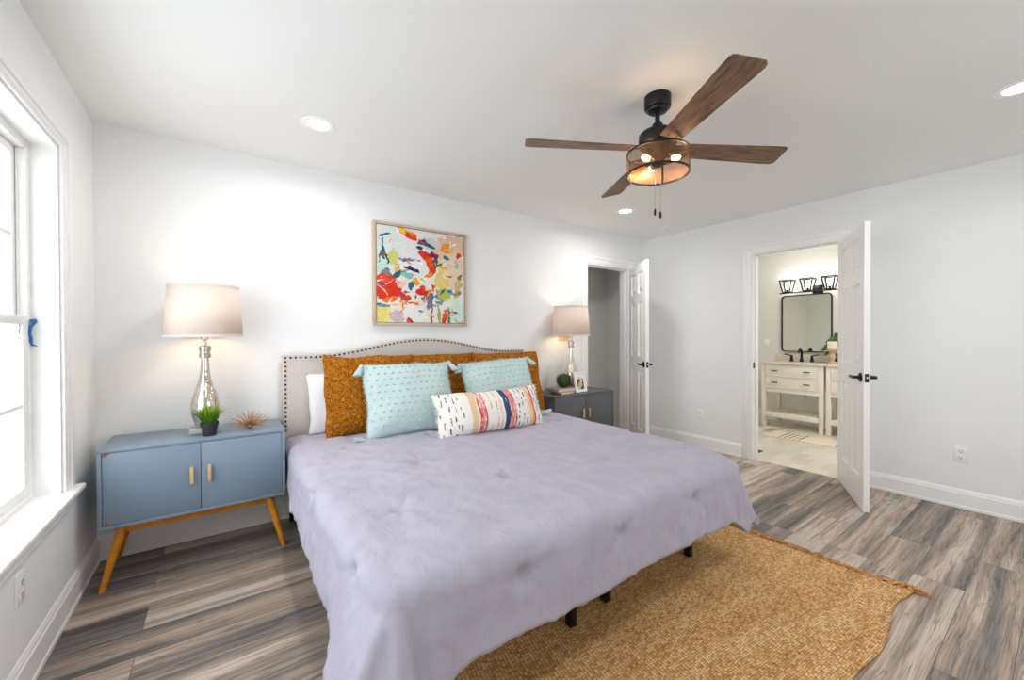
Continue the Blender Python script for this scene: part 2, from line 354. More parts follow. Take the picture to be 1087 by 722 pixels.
# ------------------------------------------------------------------ mesh helpers
class MB:
    def __init__(s): s.bm = bmesh.new(); s.cols = {}
    def box(s, x0, x1, y0, y1, z0, z1, bev=0.0, seg=2, mtx=None):
        g = bmesh.ops.create_cube(s.bm, size=1.0); vs = g['verts']
        for v in vs:
            v.co = Vector(((x0+x1)/2+v.co.x*(x1-x0), (y0+y1)/2+v.co.y*(y1-y0), (z0+z1)/2+v.co.z*(z1-z0)))
        if bev:
            es = list({e for v in vs for e in v.link_edges})
            r = bmesh.ops.bevel(s.bm, geom=es, offset=bev, segments=seg, profile=0.5, affect='EDGES')
            vs = [v for v in s.bm.verts if v in set(r['verts'])] if mtx else vs
        if mtx:
            for v in set(vs): v.co = mtx @ v.co
        return s
    def grid(s, fn, nu, nv, closeu=False):
        vs = [[s.bm.verts.new(fn(i/nu, j/nv)) for j in range(nv+1)] for i in range(nu if closeu else nu+1)]
        n = len(vs)
        for i in range(nu):
            a = vs[i]; b = vs[(i+1) % n]
            for j in range(nv): s.bm.faces.new((a[j], b[j], b[j+1], a[j+1]))
        return vs
    def lathe(s, prof, c=(0, 0, 0), seg=24, sq=None):
        c = Vector(c); rings = []
        for r, z in prof:
            if r < 1e-6: rings.append([s.bm.verts.new(c+Vector((0, 0, z)))])
            else: rings.append([s.bm.verts.new(c+Vector((r*math.cos(2*PI*k/seg), r*math.sin(2*PI*k/seg), z))) for k in range(seg)])
        for a, b in zip(rings, rings[1:]):
            for k in range(seg):
                q = (k+1) % seg
                if len(a) == 1 and len(b) == 1: continue
                if len(a) == 1: s.bm.faces.new((a[0], b[q], b[k]))
                elif len(b) == 1: s.bm.faces.new((a[k], a[q], b[0]))
                else: s.bm.faces.new((a[k], a[q], b[q], b[k]))
        return s
    def tube(s, pts, rad, seg=8, cap=True):
        pts = [Vector(p) for p in pts]
        if isinstance(rad, (int, float)): rad = [rad]*len(pts)
        rings = []; up = None
        for i, p in enumerate(pts):
            d = (pts[min(i+1, len(pts)-1)]-pts[max(i-1, 0)]).normalized()
            if up is None: up = Vector((0, 0, 1)) if abs(d.z) < 0.9 else Vector((1, 0, 0))
            a = d.cross(up).normalized(); b = d.cross(a).normalized(); up = -b if False else up
            rings.append([s.bm.verts.new(p+(a*math.cos(2*PI*k/seg)+b*math.sin(2*PI*k/seg))*rad[i]) for k in range(seg)])
        for a, b in zip(rings, rings[1:]):
            for k in range(seg): s.bm.faces.new((a[k], a[(k+1) % seg], b[(k+1) % seg], b[k]))
        if cap:
            s.bm.faces.new(rings[0][::-1]); s.bm.faces.new(rings[-1])
        return s
    def prism(s, poly, d0, d1, f):
        # poly: 2-D outline, f(a,b,d) gives the point
        A = [s.bm.verts.new(f(a, b, d0)) for a, b in poly]; B = [s.bm.verts.new(f(a, b, d1)) for a, b in poly]
        n = len(poly)
        for i in range(n): s.bm.faces.new((A[i], A[(i+1) % n], B[(i+1) % n], B[i]))
        s.bm.faces.new(A[::-1]); s.bm.faces.new(B); return s
    def ball(s, c, r, sub=2, sc=(1, 1, 1)):
        g = bmesh.ops.create_icosphere(s.bm, subdivisions=sub, radius=r)
        for v in g['verts']: v.co = Vector(c)+Vector((v.co.x*sc[0], v.co.y*sc[1], v.co.z*sc[2]))
        return s
    def move(s, mtx): bmesh.ops.transform(s.bm, matrix=mtx, verts=s.bm.verts); return s
    def build(s, name, m, parent=None, loc=None, smooth=True, angle=38, kind=None, label=None, paint=None):
        bmesh.ops.recalc_face_normals(s.bm, faces=s.bm.faces)
        if smooth:
            for f in s.bm.faces: f.smooth = True
            lim = math.radians(angle)
            for e in s.bm.edges:
                if len(e.link_faces) == 2 and e.calc_face_angle(0) > lim: e.smooth = False
        me = bpy.data.meshes.new(name); 
        s.bm.verts.index_update()
        cols = [paint(v.co) for v in s.bm.verts] if paint else None
        s.bm.to_mesh(me); s.bm.free(); me.materials.append(m)
        if cols:
            at = me.color_attributes.new('paint', 'FLOAT_COLOR', 'POINT')
            for i, c in enumerate(cols): at.data[i].color = lin(c)+(1,)
        o = bpy.data.objects.new(name, me); COL.objects.link(o)
        if parent: o.parent = parent
        if loc is not None: o.location = loc
        if kind: o['kind'] = kind
        if label: o['label'] = label
        return o
def tag(o, label, cat, group=None):
    o['label'] = label; o['category'] = cat
    if group: o['group'] = group
    return o
def thing(name, label, cat, loc=(0, 0, 0), rz=0.0, group=None):
    o = bpy.data.objects.new(name, None); COL.objects.link(o); o.empty_display_size = 0.1
    o.location = loc; o.rotation_euler = (0, 0, rz); return tag(o, label, cat, group)
def copy_tree(o, parent=None):
    c = o.copy(); COL.objects.link(c)
    if parent: c.parent = parent
    for ch in list(o.children): copy_tree(ch, c)
    return c
def struct(o): o['kind'] = 'structure'; return o

# ------------------------------------------------------------------ room shell
WT = 0.14
struct(MB().box(XL-WT, XR+0.03, YF-WT, 4.3, -0.08, 0.0).build('floor', M['floor'], smooth=False))
struct(MB().box(XR+0.03, 7.0, -0.6, 3.1, -0.08, 0.0).build('floor_bathroom', M['tile'], smooth=False))
struct(MB().box(XL-WT, 7.0, YF-WT, 4.3, H, H+0.08).build('ceiling', M['ceiling'], smooth=False))
# left wall with the window opening
WY0, WY1, WZ0, WZ1 = 0.75, 2.587, 0.56, 2.08
w = MB()
w.box(XL-WT, XL, YF-WT, WY0, 0, H); w.box(XL-WT, XL, WY1, YB+WT, 0, H)
w.box(XL-WT, XL, WY0, WY1, 0, WZ0); w.box(XL-WT, XL, WY0, WY1, WZ1, H)
struct(w.build('wall_left', M['wall'], smooth=False))
# back wall with the closet opening
CX0, CX1, CZ = 3.285, 3.996, 2.055
w = MB(); BT = 0.12
w.box(XL, CX0, YB, YB+BT, 0, H); w.box(CX1, XR+0.12, YB, YB+BT, 0, H); w.box(CX0, CX1, YB, YB+BT, CZ, H)
struct(w.build('wall_back', M['wall'], smooth=False))
# right wall with the bathroom opening
BY0, BY1, BZ = 1.187, 1.90, 2.065
w = MB()
w.box(XR, XR+0.12, YF-WT, BY0, 0, H); w.box(XR, XR+0.12, BY1, YB, 0, H); w.box(XR, XR+0.12, BY0, BY1, BZ, H)
struct(w.build('wall_right', M['wall'], smooth=False))
# front wall behind the camera, with an added window for daylight fill
w = MB()
w.box(XL, 1.5, YF-WT, YF, 0, H); w.box(2.9, XR, YF-WT, YF, 0, H); w.box(1.5, 2.9, YF-WT, YF, 0, WZ0); w.box(1.5, 2.9, YF-WT, YF, WZ1, H)
struct(w.build('wall_front', M['wall'], smooth=False))
# closet
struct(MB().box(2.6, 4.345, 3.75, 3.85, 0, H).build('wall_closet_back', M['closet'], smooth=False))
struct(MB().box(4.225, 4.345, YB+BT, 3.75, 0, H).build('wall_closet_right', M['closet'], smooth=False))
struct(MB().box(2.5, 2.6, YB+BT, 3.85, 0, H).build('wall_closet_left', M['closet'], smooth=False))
# bathroom
BX = 6.6
struct(MB().box(BX, BX+0.1, -0.6, 3.0, 0, H).build('wall_bathroom_far', M['bathwall'], smooth=False))
struct(MB().box(XR+0.12, BX, 2.9, 3.0, 0, H).build('wall_bathroom_left', M['bathwall'], smooth=False))
struct(MB().box(XR+0.12, BX, -0.6, -0.5, 0, H).build('wall_bathroom_right', M['bathwall'], smooth=False))

# baseboards: profile (out from wall, up)
PROF = [(0, 0), (0.018, 0), (0.018, 0.018), (0.014, 0.022), (0.014, 0.108), (0.010, 0.114), (0.010, 0.122), (0.006, 0.130), (0.003, 0.137), (0, 0.137)]
def base(name, f, d0, d1): struct(MB().prism(PROF, d0, d1, f).build(name, M['trim'], angle=25))
base('baseboard_left', lambda a, b, d: Vector((XL+a, d, b)), YF, YB-0.018)
base('baseboard_back', lambda a, b, d: Vector((d, YB-a, b)), XL, CX0-0.095)
base('baseboard_back', lambda a, b, d: Vector((d, YB-a, b)), CX1+0.095, XR)
base('baseboard_right', lambda a, b, d: Vector((XR-a, d, b)), BY1+0.082, YB-0.018)
base('baseboard_right', lambda a, b, d: Vector((XR-a, d, b)), YF, BY0-0.082)
base('baseboard_bathroom', lambda a, b, d: Vector((BX-a, d, b)), -0.5, 2.9)

# door casings and jambs
def casing(name, pt, a0, a1, top, wd, t=0.016, left=True, right=True, a_extra=0):
    # flat stock with a stepped outer band; pt(a, out, z)
    m = MB()
    def bx(a, b, o0, o1, z0, z1):
        p = [pt(a, o0, z0), pt(b, o1, z1)]
        lo = [min(p[0][i], p[1][i]) for i in range(3)]; hi = [max(p[0][i], p[1][i]) for i in range(3)]
        m.box(lo[0], hi[0], lo[1], hi[1], lo[2], hi[2], 0.003, 2)
    k = wd*0.62
    bx(a0-k, a0, 0, t*0.7, 0, top+k); bx(a0-wd, a0-k, 0, t, 0, top+wd)
    bx(a1, a1+k, 0, t*0.7, 0, top+k); bx(a1+k, a1+wd, 0, t, 0, top+wd)
    bx(a0, a1, 0, t*0.7, top, top+k); bx(a0-k, a1+k, 0, t, top+k, top+wd)
    return struct(m.build(name, M['trim'], angle=25))
casing('trim_closet', lambda a, o, z: (a, YB-o, z), CX0, CX1, CZ, 0.09)
casing('trim_bathroom', lambda a, o, z: (XR-o, a, z), BY0, BY1, BZ, 0.075)
j = MB()
j.box(CX0-0.002, CX0+0.012, YB-0.004, YB+BT+0.004, 0, CZ+0.002); j.box(CX1-0.012, CX1+0.002, YB-0.004, YB+BT+0.004, 0, CZ+0.002); j.box(CX0+0.012, CX1-0.012, YB-0.004, YB+BT+0.004, CZ-0.012, CZ+0.002)
j.box(CX0+0.012, CX0+0.024, YB+0.04, YB+0.075, 0, CZ-0.012, 0.003); j.box(CX1-0.024, CX1-0.012, YB+0.04, YB+0.075, 0, CZ-0.012, 0.003); j.box(CX0+0.024, CX1-0.024, YB+0.04, YB+0.075, CZ-0.024, CZ-0.012, 0.003)
struct(j.build('trim_closet_jamb', M['trim']))
j = MB()
j.box(XR-0.004, XR+0.124, BY0-0.002, BY0+0.012, 0, BZ+0.002); j.box(XR-0.004, XR+0.124, BY1-0.012, BY1+0.002, 0, BZ+0.002); j.box(XR-0.004, XR+0.124, BY0+0.012, BY1-0.012, BZ-0.012, BZ+0.002)
j.box(XR+0.04, XR+0.075, BY1-0.024, BY1-0.012, 0, BZ-0.012, 0.003); j.box(XR+0.04, XR+0.075, BY0+0.012, BY0+0.024, 0, BZ-0.012, 0.003); j.box(XR+0.04, XR+0.075, BY0+0.024, BY1-0.024, BZ-0.024, BZ-0.012, 0.003)
bj = struct(j.build('trim_bathroom_jamb', M['trim']))
MB().box(XR+0.008, XR+0.036, BY1-0.015, BY1-0.0115, 0.915, 0.975, 0.001).build('strike_plate', M['black'], bj, label='black metal strike plate')

# window in the left wall: two double-hung units
def window(name, pt, y0, y1):
    # pt(a, depth, z): a runs along the wall, depth goes out from the room face
    fr = MB()
    def bx(m, a0, a1, d0, d1, z0, z1, bev=0.003):
        p = pt(a0, d0, z0); q = pt(a1, d1, z1)
        m.box(min(p[0], q[0]), max(p[0], q[0]), min(p[1], q[1]), max(p[1], q[1]), z0, z1, bev)
    mid = (y0+y1)/2
    # drywall return liner and frame
    bx(fr, y0-0.0, y0+0.012, 0, 0.085, WZ0, WZ1, 0); bx(fr, y1-0.012, y1, 0, 0.085, WZ0, WZ1, 0); bx(fr, y0+0.012, y1-0.012, 0, 0.085, WZ1-0.012, WZ1, 0)
    for a in ((y0, y0+0.045), (y1-0.045, y1), (mid-0.04, mid+0.04)): bx(fr, a[0], a[1], 0.083, 0.14, WZ0, WZ1)
    for a in ((y0+0.045, mid-0.04), (mid+0.04, y1-0.045)):
        bx(fr, a[0], a[1], 0.083, 0.14, WZ1-0.05, WZ1); bx(fr, a[0], a[1], 0.083, 0.14, WZ0, WZ0+0.03)
    # track ridges on the jambs
    for a in (y1-0.052, y0+0.045, mid-0.047, mid+0.040): bx(fr, a, a+0.007, 0.104, 0.110, WZ0+0.03, WZ1-0.05, 0.001)
    root = struct(fr.build(name, M['vinyl']))
    for (u0, u1) in ((y0+0.045, mid-0.04), (mid+0.04, y1-0.045)):
        for (z0, z1, d0, d1) in ((WZ0+0.03, 1.335, 0.086, 0.106), (1.30, WZ1-0.05, 0.112, 0.132)):
            s = MB(); st = 0.038
            bx(s, u0, u0+st, d0, d1, z0, z1); bx(s, u1-st, u1, d0, d1, z0, z1)
            bx(s, u0+st, u1-st, d0, d1, z0, z0+st); bx(s, u0+st, u1-st, d0, d1, z1-st, z1)
            bx(s, u0+st, u1-st, d0+0.004, d1-0.004, (z0+z1)/2-0.009, (z0+z1)/2+0.009, 0.002)
            bx(s, (u0+u1)/2-0.009, (u0+u1)/2+0.009, d0+0.003, d1-0.003, z0+st, z1-st, 0.002)
            so = s.build('sash', M['vinyl'], root)
            g = MB(); bx(g, u0+st, u1-st, (d0+d1)/2-0.001, (d0+d1)/2+0.001, z0+st, z1-st, 0)
            g.build('pane', M['glass'], so, smooth=False)
    return root
win = window('window_1', lambda a, d, z: (XL-d, a, z), WY0, WY1)
window('window_added_fill', lambda a, d, z: (a, YF-d, z), 1.5, 2.9)  # unseen window, added to let in fill daylight
# interior casing, stool and apron
m = MB(); cw = 0.108
def wbx(y0, y1, o0, o1, z0, z1, bev=0.003): m.box(XL+o0, XL+o1, y0, y1, z0, z1, bev)
for (a, b, o1) in ((0.0, 0.03, 0.012), (0.03, 0.04, 0.0145), (0.04, 0.07, 0.012), (0.07, cw, 0.018)):
    top = WZ1+(a if a < 0.065 else 0)
    k = 0.6
    wbx(WY1+a, WY1+b, 0, o1, WZ0+0.004, WZ1+b*k); wbx(WY0-b, WY0-a, 0, o1, WZ0+0.004, WZ1+b*k)
    wbx(WY0-a, WY1+a, 0, o1, WZ1+a*k, WZ1+b*k)
struct(m.build('trim_window', M['trim'], angle=25))
m = MB(); m.box(XL-0.085, XL+0.02, WY0+0.001, WY1-0.001, WZ0-0.002, WZ0+0.003); m.box(XL, XL+0.05, WY0-cw-0.01, WY1+cw+0.012, WZ0-0.018, WZ0+0.004, 0.006, 3)
m.box(XL, XL+0.014, WY0-cw, WY1+cw-0.01, WZ0-0.072, WZ0-0.036, 0.002); m.box(XL, XL+0.022, WY0-cw, WY1+cw-0.006, WZ0-0.036, WZ0-0.019, 0.004); m.box(XL, XL+0.018, WY0-cw, WY1+cw-0.01, WZ0-0.085, WZ0-0.072, 0.003)
struct(m.build('trim_window_stool', M['trim'], angle=25))

# ------------------------------------------------------------------ doors
def make_door(name, hinge, free, wdt, hgt=2.035):
    d = (Vector(free)-Vector(hinge)).normalized(); ang = math.atan2(d.y, d.x); T = 0.035
    m = MB(); st = 0.112; pw = (wdt-2*st-0.095)/2
    cols = [(st, st+pw), (wdt-st-pw, wdt-st)]; rows = [(0.225, 0.87), (1.02, 1.616), (1.71, 1.945)]
    m.box(0, st, 0, T, 0.008, hgt, 0.002); m.box(wdt-st, wdt, 0, T, 0.008, hgt, 0.002); m.box(cols[0][1], cols[1][0], 0, T, 0.008, hgt, 0)
    zs = [0.008]+[v for r in rows for v in r]+[hgt]
    for c in cols:
        for k in range(0, len(zs), 2): m.box(c[0], c[1], 0, T, zs[k], zs[k+1], 0)
        for r in rows:
            m.box(c[0], c[1], 0.012, T-0.012, r[0], r[1], 0)
            for y0, y1 in ((0.003, 0.013), (T-0.013, T-0.003)):
                # raised field with sloping sides
                i, o = 0.045, 0.022
                ya, yb = (y0, y1) if y0 < 0.01 else (y1, y0)
                P = [(c[0]+o, r[0]+o), (c[1]-o, r[0]+o), (c[1]-o, r[1]-o), (c[0]+o, r[1]-o)]; Q = [(c[0]+i, r[0]+i), (c[1]-i, r[0]+i), (c[1]-i, r[1]-i), (c[0]+i, r[1]-i)]
                A = [m.bm.verts.new((x, yb, z)) for x, z in P]; B = [m.bm.verts.new((x, ya, z)) for x, z in Q]
                for k in range(4): m.bm.faces.new((A[k], A[(k+1) % 4], B[(k+1) % 4], B[k]))
                m.bm.faces.new(B); m.bm.faces.new(A[::-1])
    o = struct(m.build(name, M['door'], angle=12)); o.location = (hinge[0], hinge[1], 0); o.rotation_euler = (0, 0, ang)
    hx, hz = wdt-0.062, 0.945
    for sgn, y in ((-1, 0.0), (1, T)):
        h = MB()
        h.lathe([(0, 0), (0.033, 0), (0.033, 0.006), (0.026, 0.012), (0.012, 0.014), (0.011, 0.042), (0, 0.042)], seg=20)
        h.move(Matrix.Rotation(-PI/2, 4, 'X') if sgn > 0 else Matrix.Rotation(PI/2, 4, 'X'))
        h.tube([(0.012, sgn*0.042, 0), (-0.01, sgn*0.046, 0.001), (-0.05, sgn*0.046, 0.003), (-0.085, sgn*0.044, -0.001), (-0.112, sgn*0.042, 0.004)], [0.010, 0.0115, 0.0085, 0.0095, 0.005], 10)
        h.move(Matrix.Translation((hx, y, hz)))
        h.build('door_handle', M['black'], o, label='black metal lever handle')
    MB().box(wdt-0.001, wdt+0.0015, 0.006, T-0.006, hz-0.03, hz+0.03, 0.001).build('latch_plate', M['black'], o, label='black latch plate')
    MB().box(wdt, wdt+0.008, 0.012, T-0.012, hz-0.008, hz+0.01, 0.002).build('latch_bolt', M['silver'], o)
    return o
make_door('door_1', (4.288, 1.194), (3.632, 0.868), 0.738)
make_door('door_2', (3.978, 3.142), (3.548, 2.595), 0.70)

# ------------------------------------------------------------------ wall plates
def outlet(label, loc, rz, group=None):
    o = thing('wall_outlet', label, 'outlet', loc, rz, group)
    MB().box(-0.036, 0.036, -0.006, 0.0, -0.058, 0.058, 0.003, 2).build('cover_plate', M['plate'], o)
    for z in (-0.022, 0.022):
        r = MB().box(-0.017, 0.017, -0.008, -0.005, z-0.014, z+0.014, 0.002).build('receptacle', M['plate'], o)
        s = MB().box(-0.008, -0.005, -0.0085, -0.0078, z-0.002, z+0.008); s.box(0.005, 0.008, -0.0085, -0.0078, z-0.002, z+0.007); s.box(-0.003, 0.003, -0.0085, -0.0078, z-0.011, z-0.006)
        s.build('slot', M['slot'], r)
    return o
# local -y faces the room
outlet('white outlet low on the right wall to the right of the open bathroom door', (XR, 0.483, 0.387), -PI/2)
outlet('white outlet low on the right wall between the two doors', (XR, 2.438, 0.37), -PI/2)
outlet('white outlet low on the left wall under the window sill', (XL, 2.118, 0.378), PI/2)
def switch(label, loc, rz, wide, mt):
    o = thing('light_switch', label, 'light switch', loc, rz)
    MB().box(-wide/2, wide/2, -0.006, 0, -0.058, 0.058, 0.003, 2).build('cover_plate', mt, o)
    n = 2 if wide > 0.09 else 1
    for k in range(n):
        x = (k-(n-1)/2)*0.046
        MB().box(x-0.016, x+0.016, -0.009, -0.005, -0.033, 0.033, 0.002).build('rocker', mt, o)
    return o
switch('double almond switch plate on the back wall half hidden by the right lamp shade', (2.93, YB, 1.25), 0, 0.15, M['almond'])
switch('small pale switch plate on the bathroom wall left of the mirror', (BX, 2.70, 1.135), -PI/2, 0.07, M['plate'])
p = MB().lathe([(0, 0), (0.024, 0), (0.022, 0.004), (0, 0.005)], seg=24); p.move(Matrix.Rotation(PI/2, 4, 'X'))
tag(p.build('cover_cap', M['wall'], loc=(-0.495, YB, 2.362)), 'small round white painted cap high on the back wall in the left corner', 'wall cap')

# ------------------------------------------------------------------ ceiling fixtures
def downlight(label, x, y, vis=True):
    o = thing('recessed_downlight', label, 'ceiling light', (x, y, H), 0, 'recessed ceiling downlights')
    MB().lathe([(0.088, 0.0), (0.088, -0.003), (0.082, -0.006), (0.058, -0.004), (0.056, 0.0)], seg=36).build('trim_ring', M['trim'], o)
    MB().lathe([(0.057, -0.0005), (0.057, -0.003), (0, -0.0035)], seg=36).build('lens', M['can'], o, label='glowing white lens')
    l = lamp_light('downlight_glow', 'AREA', (x, y, H-0.012), CAN_W, (1.0, 0.975, 0.945), 0.16, math.radians(170))
    return o
downlight('round recessed downlight in the ceiling above the left nightstand', 0.443, 2.488)
downlight('round recessed downlight in the ceiling behind the fan near the far corner', 3.137, 2.519)
downlight('round recessed downlight in the ceiling cut by the right edge of the photo', 3.148, 0.168)
lamp_light('downlight_glow', 'AREA', (0.443, 0.168, H-0.012), CAN_W, (1.0, 0.975, 0.945), 0.16, math.radians(170))
sd = thing('smoke_detector', 'flat white round detector with a red spot on the ceiling near the far corner', 'smoke detector', (3.98, 2.66, H))
MB().lathe([(0.062, 0), (0.062, -0.010), (0.052, -0.020), (0.02, -0.024), (0, -0.024)], seg=32).build('housing', M['ceiling'], sd)
MB().lathe([(0.012, -0.0225), (0.010, -0.026), (0, -0.027)], c=(0.035, -0.015, 0.003), seg=14).build('indicator', M['red'], sd, label='pale red spot')

def ceiling_fan(x, y):
    o = thing('ceiling_fan', 'black ceiling fan with four dark wood blades and a wire gauze drum light', 'ceiling fan', (x, y, H))
    dz = -H
    MB().lathe([(0.064, 0), (0.064, -0.052), (0.06, -0.06), (0.05, -0.064), (0.046, -0.074), (0.02, -0.08), (0, -0.08)], seg=36).build('canopy', M['fanblack'], o)
    MB().lathe([(0.0125, -0.075), (0.0125, -0.16)], seg=16).build('downrod', M['fanblack'], o)
    MB().lathe([(0.0, -0.132), (0.02, -0.132), (0.026, -0.14), (0.028, -0.16), (0.05, -0.172), (0.078, -0.178), (0.09, -0.19), (0.092, -0.235), (0.088, -0.245), (0.08, -0.252), (0.06, -0.262), (0, -0.262)], seg=40).build('motor_housing', M['fanblack'], o)
    R, zb = 0.665, -0.262
    for k, a in enumerate((-119, -29, 61, 151)):
        # blade outline: widens outward, rounded tip corners
        out = [(0.125, -0.05), (0.60, -0.067), (0.645, -0.067), (0.660, -0.062), (R, -0.05), (R+0.012, 0.05), (0.668, 0.062), (0.655, 0.067), (0.60, 0.067), (0.125, 0.05)]
        m = MB().prism(out, -0.003, 0.003, lambda p, q, d: Vector((p, q, d)))
        mt = Matrix.Translation((0, 0, zb)) @ Matrix.Rotation(math.radians(a), 4, 'Z') @ Matrix.Rotation(math.radians(-12), 4, 'X')
        b = m.build('fan_blade', M['blade'], o, smooth=False); b.matrix_local = mt
        h = MB().prism([(0.06, -0.024), (0.12, -0.03), (0.2, -0.036), (0.215, 0), (0.2, 0.036), (0.12, 0.03), (0.06, 0.024)], 0.003, 0.008, lambda p, q, d: Vector((p, q, d)))
        for sx, sy in ((0.15, -0.02), (0.15, 0.02), (0.19, 0)): h.ball((sx, sy, -0.003), 0.005, 1, (1, 1, 0.5))
        h.build('blade_bracket', M['fanblack'], b)
    r, z0, z1 = 0.148, -0.385, -0.282
    s = MB(); s.lathe([(r, z0), (r, z1)], seg=64); dr = s.build('drum_shade', M['gauze'], o)
    s = MB()
    for z in (z0, z1): s.lathe([(r-0.003, z-0.004), (r+0.003, z-0.004), (r+0.003, z+0.004), (r-0.003, z+0.004), (r-0.003, z-0.004)], seg=64)
    for deg in (25, 100, 310):
        a = math.radians(deg); s.box(r-0.002, r+0.003, -0.005, 0.005, z0+0.004, z1-0.004, 0, mtx=Matrix.Rotation(a, 4, 'Z'))
        s.box(0.0, r, -0.006, 0.006, z1-0.003, z1+0.001, 0, mtx=Matrix.Rotation(a, 4, 'Z'))
    s.build('hoop_frame', M['fanblack'], dr)
    MB().lathe([(0, -0.262), (0.052, -0.262), (0.052, -0.315), (0.044, -0.322), (0.03, -0.335), (0.022, -0.345), (0, -0.345)], seg=28).build('light_kit', M['fanblack'], o)
    for k in range(3):
        a = math.radians(-126+120*k+60); d = Vector((math.cos(a), math.sin(a), 0))
        so = MB().tube([d*0.036+Vector((0, 0, -0.322)), d*0.066+Vector((0, 0, -0.322))], [0.016, 0.017], 12).build('bulb_socket', M['brass'], o)
        q = MB().tube([d*0.066+Vector((0, 0, -0.322)), d*0.078+Vector((0, 0, -0.322)), d*0.09+Vector((0, 0, -0.322)), d*0.102+Vector((0, 0, -0.322)), d*0.108+Vector((0, 0, -0.322))], [0.010, 0.014, 0.016, 0.011, 0.003], 12)
        q.build('bulb', M['bulb'], so, label='glowing warm bulb')
        lamp_light('fan_bulb_glow', 'POINT', Vector((x, y, H-0.322))+d*0.125, BULB_W, (1.0, 0.62, 0.3), 0.012)
    for px, py, zl in ((-0.010, 0.008, -0.565), (0.012, -0.008, -0.578)):
        c = MB().tube([(px, py, -0.34), (px, py, zl)], 0.0012, 6)
        for k in range(40): c.ball((px, py, -0.345-(abs(zl)-0.345)*k/40), 0.0018, 1)
        ch = c.build('pull_chain', M['silver'], o)
        MB().lathe([(0, 0.012), (0.004, 0.011), (0.0055, 0), (0.0055, -0.016), (0.003, -0.022), (0, -0.022)], c=(px, py, zl-0.006), seg=12).build('pull_knob', M['black'], ch)
    return o
ceiling_fan(1.778, 1.229)

# ------------------------------------------------------------------ bed
BXL, BXR, HBY = 0.318, 2.338, 3.067
BC = (BXL+BXR)/2
bed = thing('bed', 'king bed with an oatmeal linen nailhead headboard and black metal legs', 'bed', (BC, 2.1, 0))
def P(x, y, z): return Vector((x-BC, y-2.1, z))
def hb_top(x):
    u = abs(x-BC)/((BXR-BXL)/2)
    base_z, peak = 1.120, 1.230
    if u > 0.80: return base_z
    t = u/0.80
    return base_z+(peak-base_z)*(0.5+0.5*math.cos(PI*t))**0.9
NX = 72
xs = [BXL+(BXR-BXL)*i/NX for i in range(NX+1)]
m = MB()
outline = [(x, hb_top(x)) for x in xs]
outline = [(BXL, 0.40)]+outline+[(BXR, 0.40)]
m.prism(outline[::-1], 0, 0.07, lambda a, b, d: P(a, HBY+d, b))
es = [e for e in m.bm.edges if all(abs(v.co.y-(HBY-2.1)) < 1e-5 for v in e.verts)]
bmesh.ops.bevel(m.bm, geom=es, offset=0.012, segments=3, profile=0.5, affect='EDGES')
hb = m.build('headboard', M['linen'], bed, angle=60)
nm = MB().lathe([(0.0074, 0.0), (0.0068, 0.003), (0.005, 0.005), (0, 0.006)], seg=10)
nm.move(Matrix.Rotation(PI/2, 4, 'X'))
path = []
inset = 0.0155
z = 0.62
while z < 1.120-inset: path.append((BXL+inset, z)); z += 0.0305
acc = 0; x = BXL+inset; prev = (x, hb_top(x)-inset); path.append(prev)
while x < BXR-inset:
    x += 0.001; c = (x, hb_top(x)-inset)
    if math.hypot(c[0]-prev[0], c[1]-prev[1]) >= 0.0305: path.append(c); prev = c
low = [(BXR-inset, 1.120-inset-0.0305*k) for k in range(1, 18)]
vis = path[-100:]; rest = path[:-100]+low
n0 = nm.build('nailhead', M['nail'], hb, loc=P(vis[0][0], HBY+0.0005, vis[0][1]), label='dark bronze nailhead')
for (a, b) in vis[1:]:
    c = n0.copy(); COL.objects.link(c); c.parent = hb; c.location = P(a, HBY+0.0005, b)
q = MB()
for (a, b) in rest:
    for k in range(1):
        q.ball(P(a, HBY, b), 0.0078, 1, (1, 0.6, 1))
q.build('nailhead_row', M['nail'], hb, kind='stuff', label='dark bronze nailheads down the edges')
fr = MB()
fr.box(0.40-BC, 0.44-BC, 1.14-2.1, 3.06-2.1, 0.27, 0.31, 0.004); fr.box(2.22-BC, 2.26-BC, 1.14-2.1, 3.06-2.1, 0.27, 0.31, 0.004)
fr.box(0.44-BC, 2.22-BC, 1.20-2.1, 1.24-2.1, 0.27, 0.31, 0.004); fr.box(0.44-BC, 2.22-BC, 3.02-2.1, 3.06-2.1, 0.27, 0.31, 0.004); fr.box(BC-0.02-BC, BC+0.02-BC, 1.24-2.1, 3.02-2.1, 0.27, 0.31, 0.004)
for yy in (1.6, 2.1, 2.6): fr.box(0.44-BC, 2.22-BC, yy-0.015-2.1, yy+0.015-2.1, 0.285, 0.31)
fr.build('bed_frame', M['black'], bed)
for (a, b) in ((1.194, 1.247), (1.435, 1.27), (2.109, 1.262), (0.46, 1.30), (0.392, 3.085), (2.264, 3.085), (1.33, 2.1)):
    hd = 0.022 if b > 3 else 0; MB().box(a-0.018-hd-BC, a+0.018+hd-BC, b-0.018-2.1, b+0.018-2.1, 0.015 if b < 1.9 else 0.0, 0.275 if b < 3 else 0.43, 0.003).build('leg', M['black'], bed, label='black metal leg')
mm = MB().box(0.375-BC, 2.285-BC, 1.11-2.1, 3.055-2.1, 0.315, 0.55, 0.05, 4)
mm.build('mattress', M['mattress'], bed)

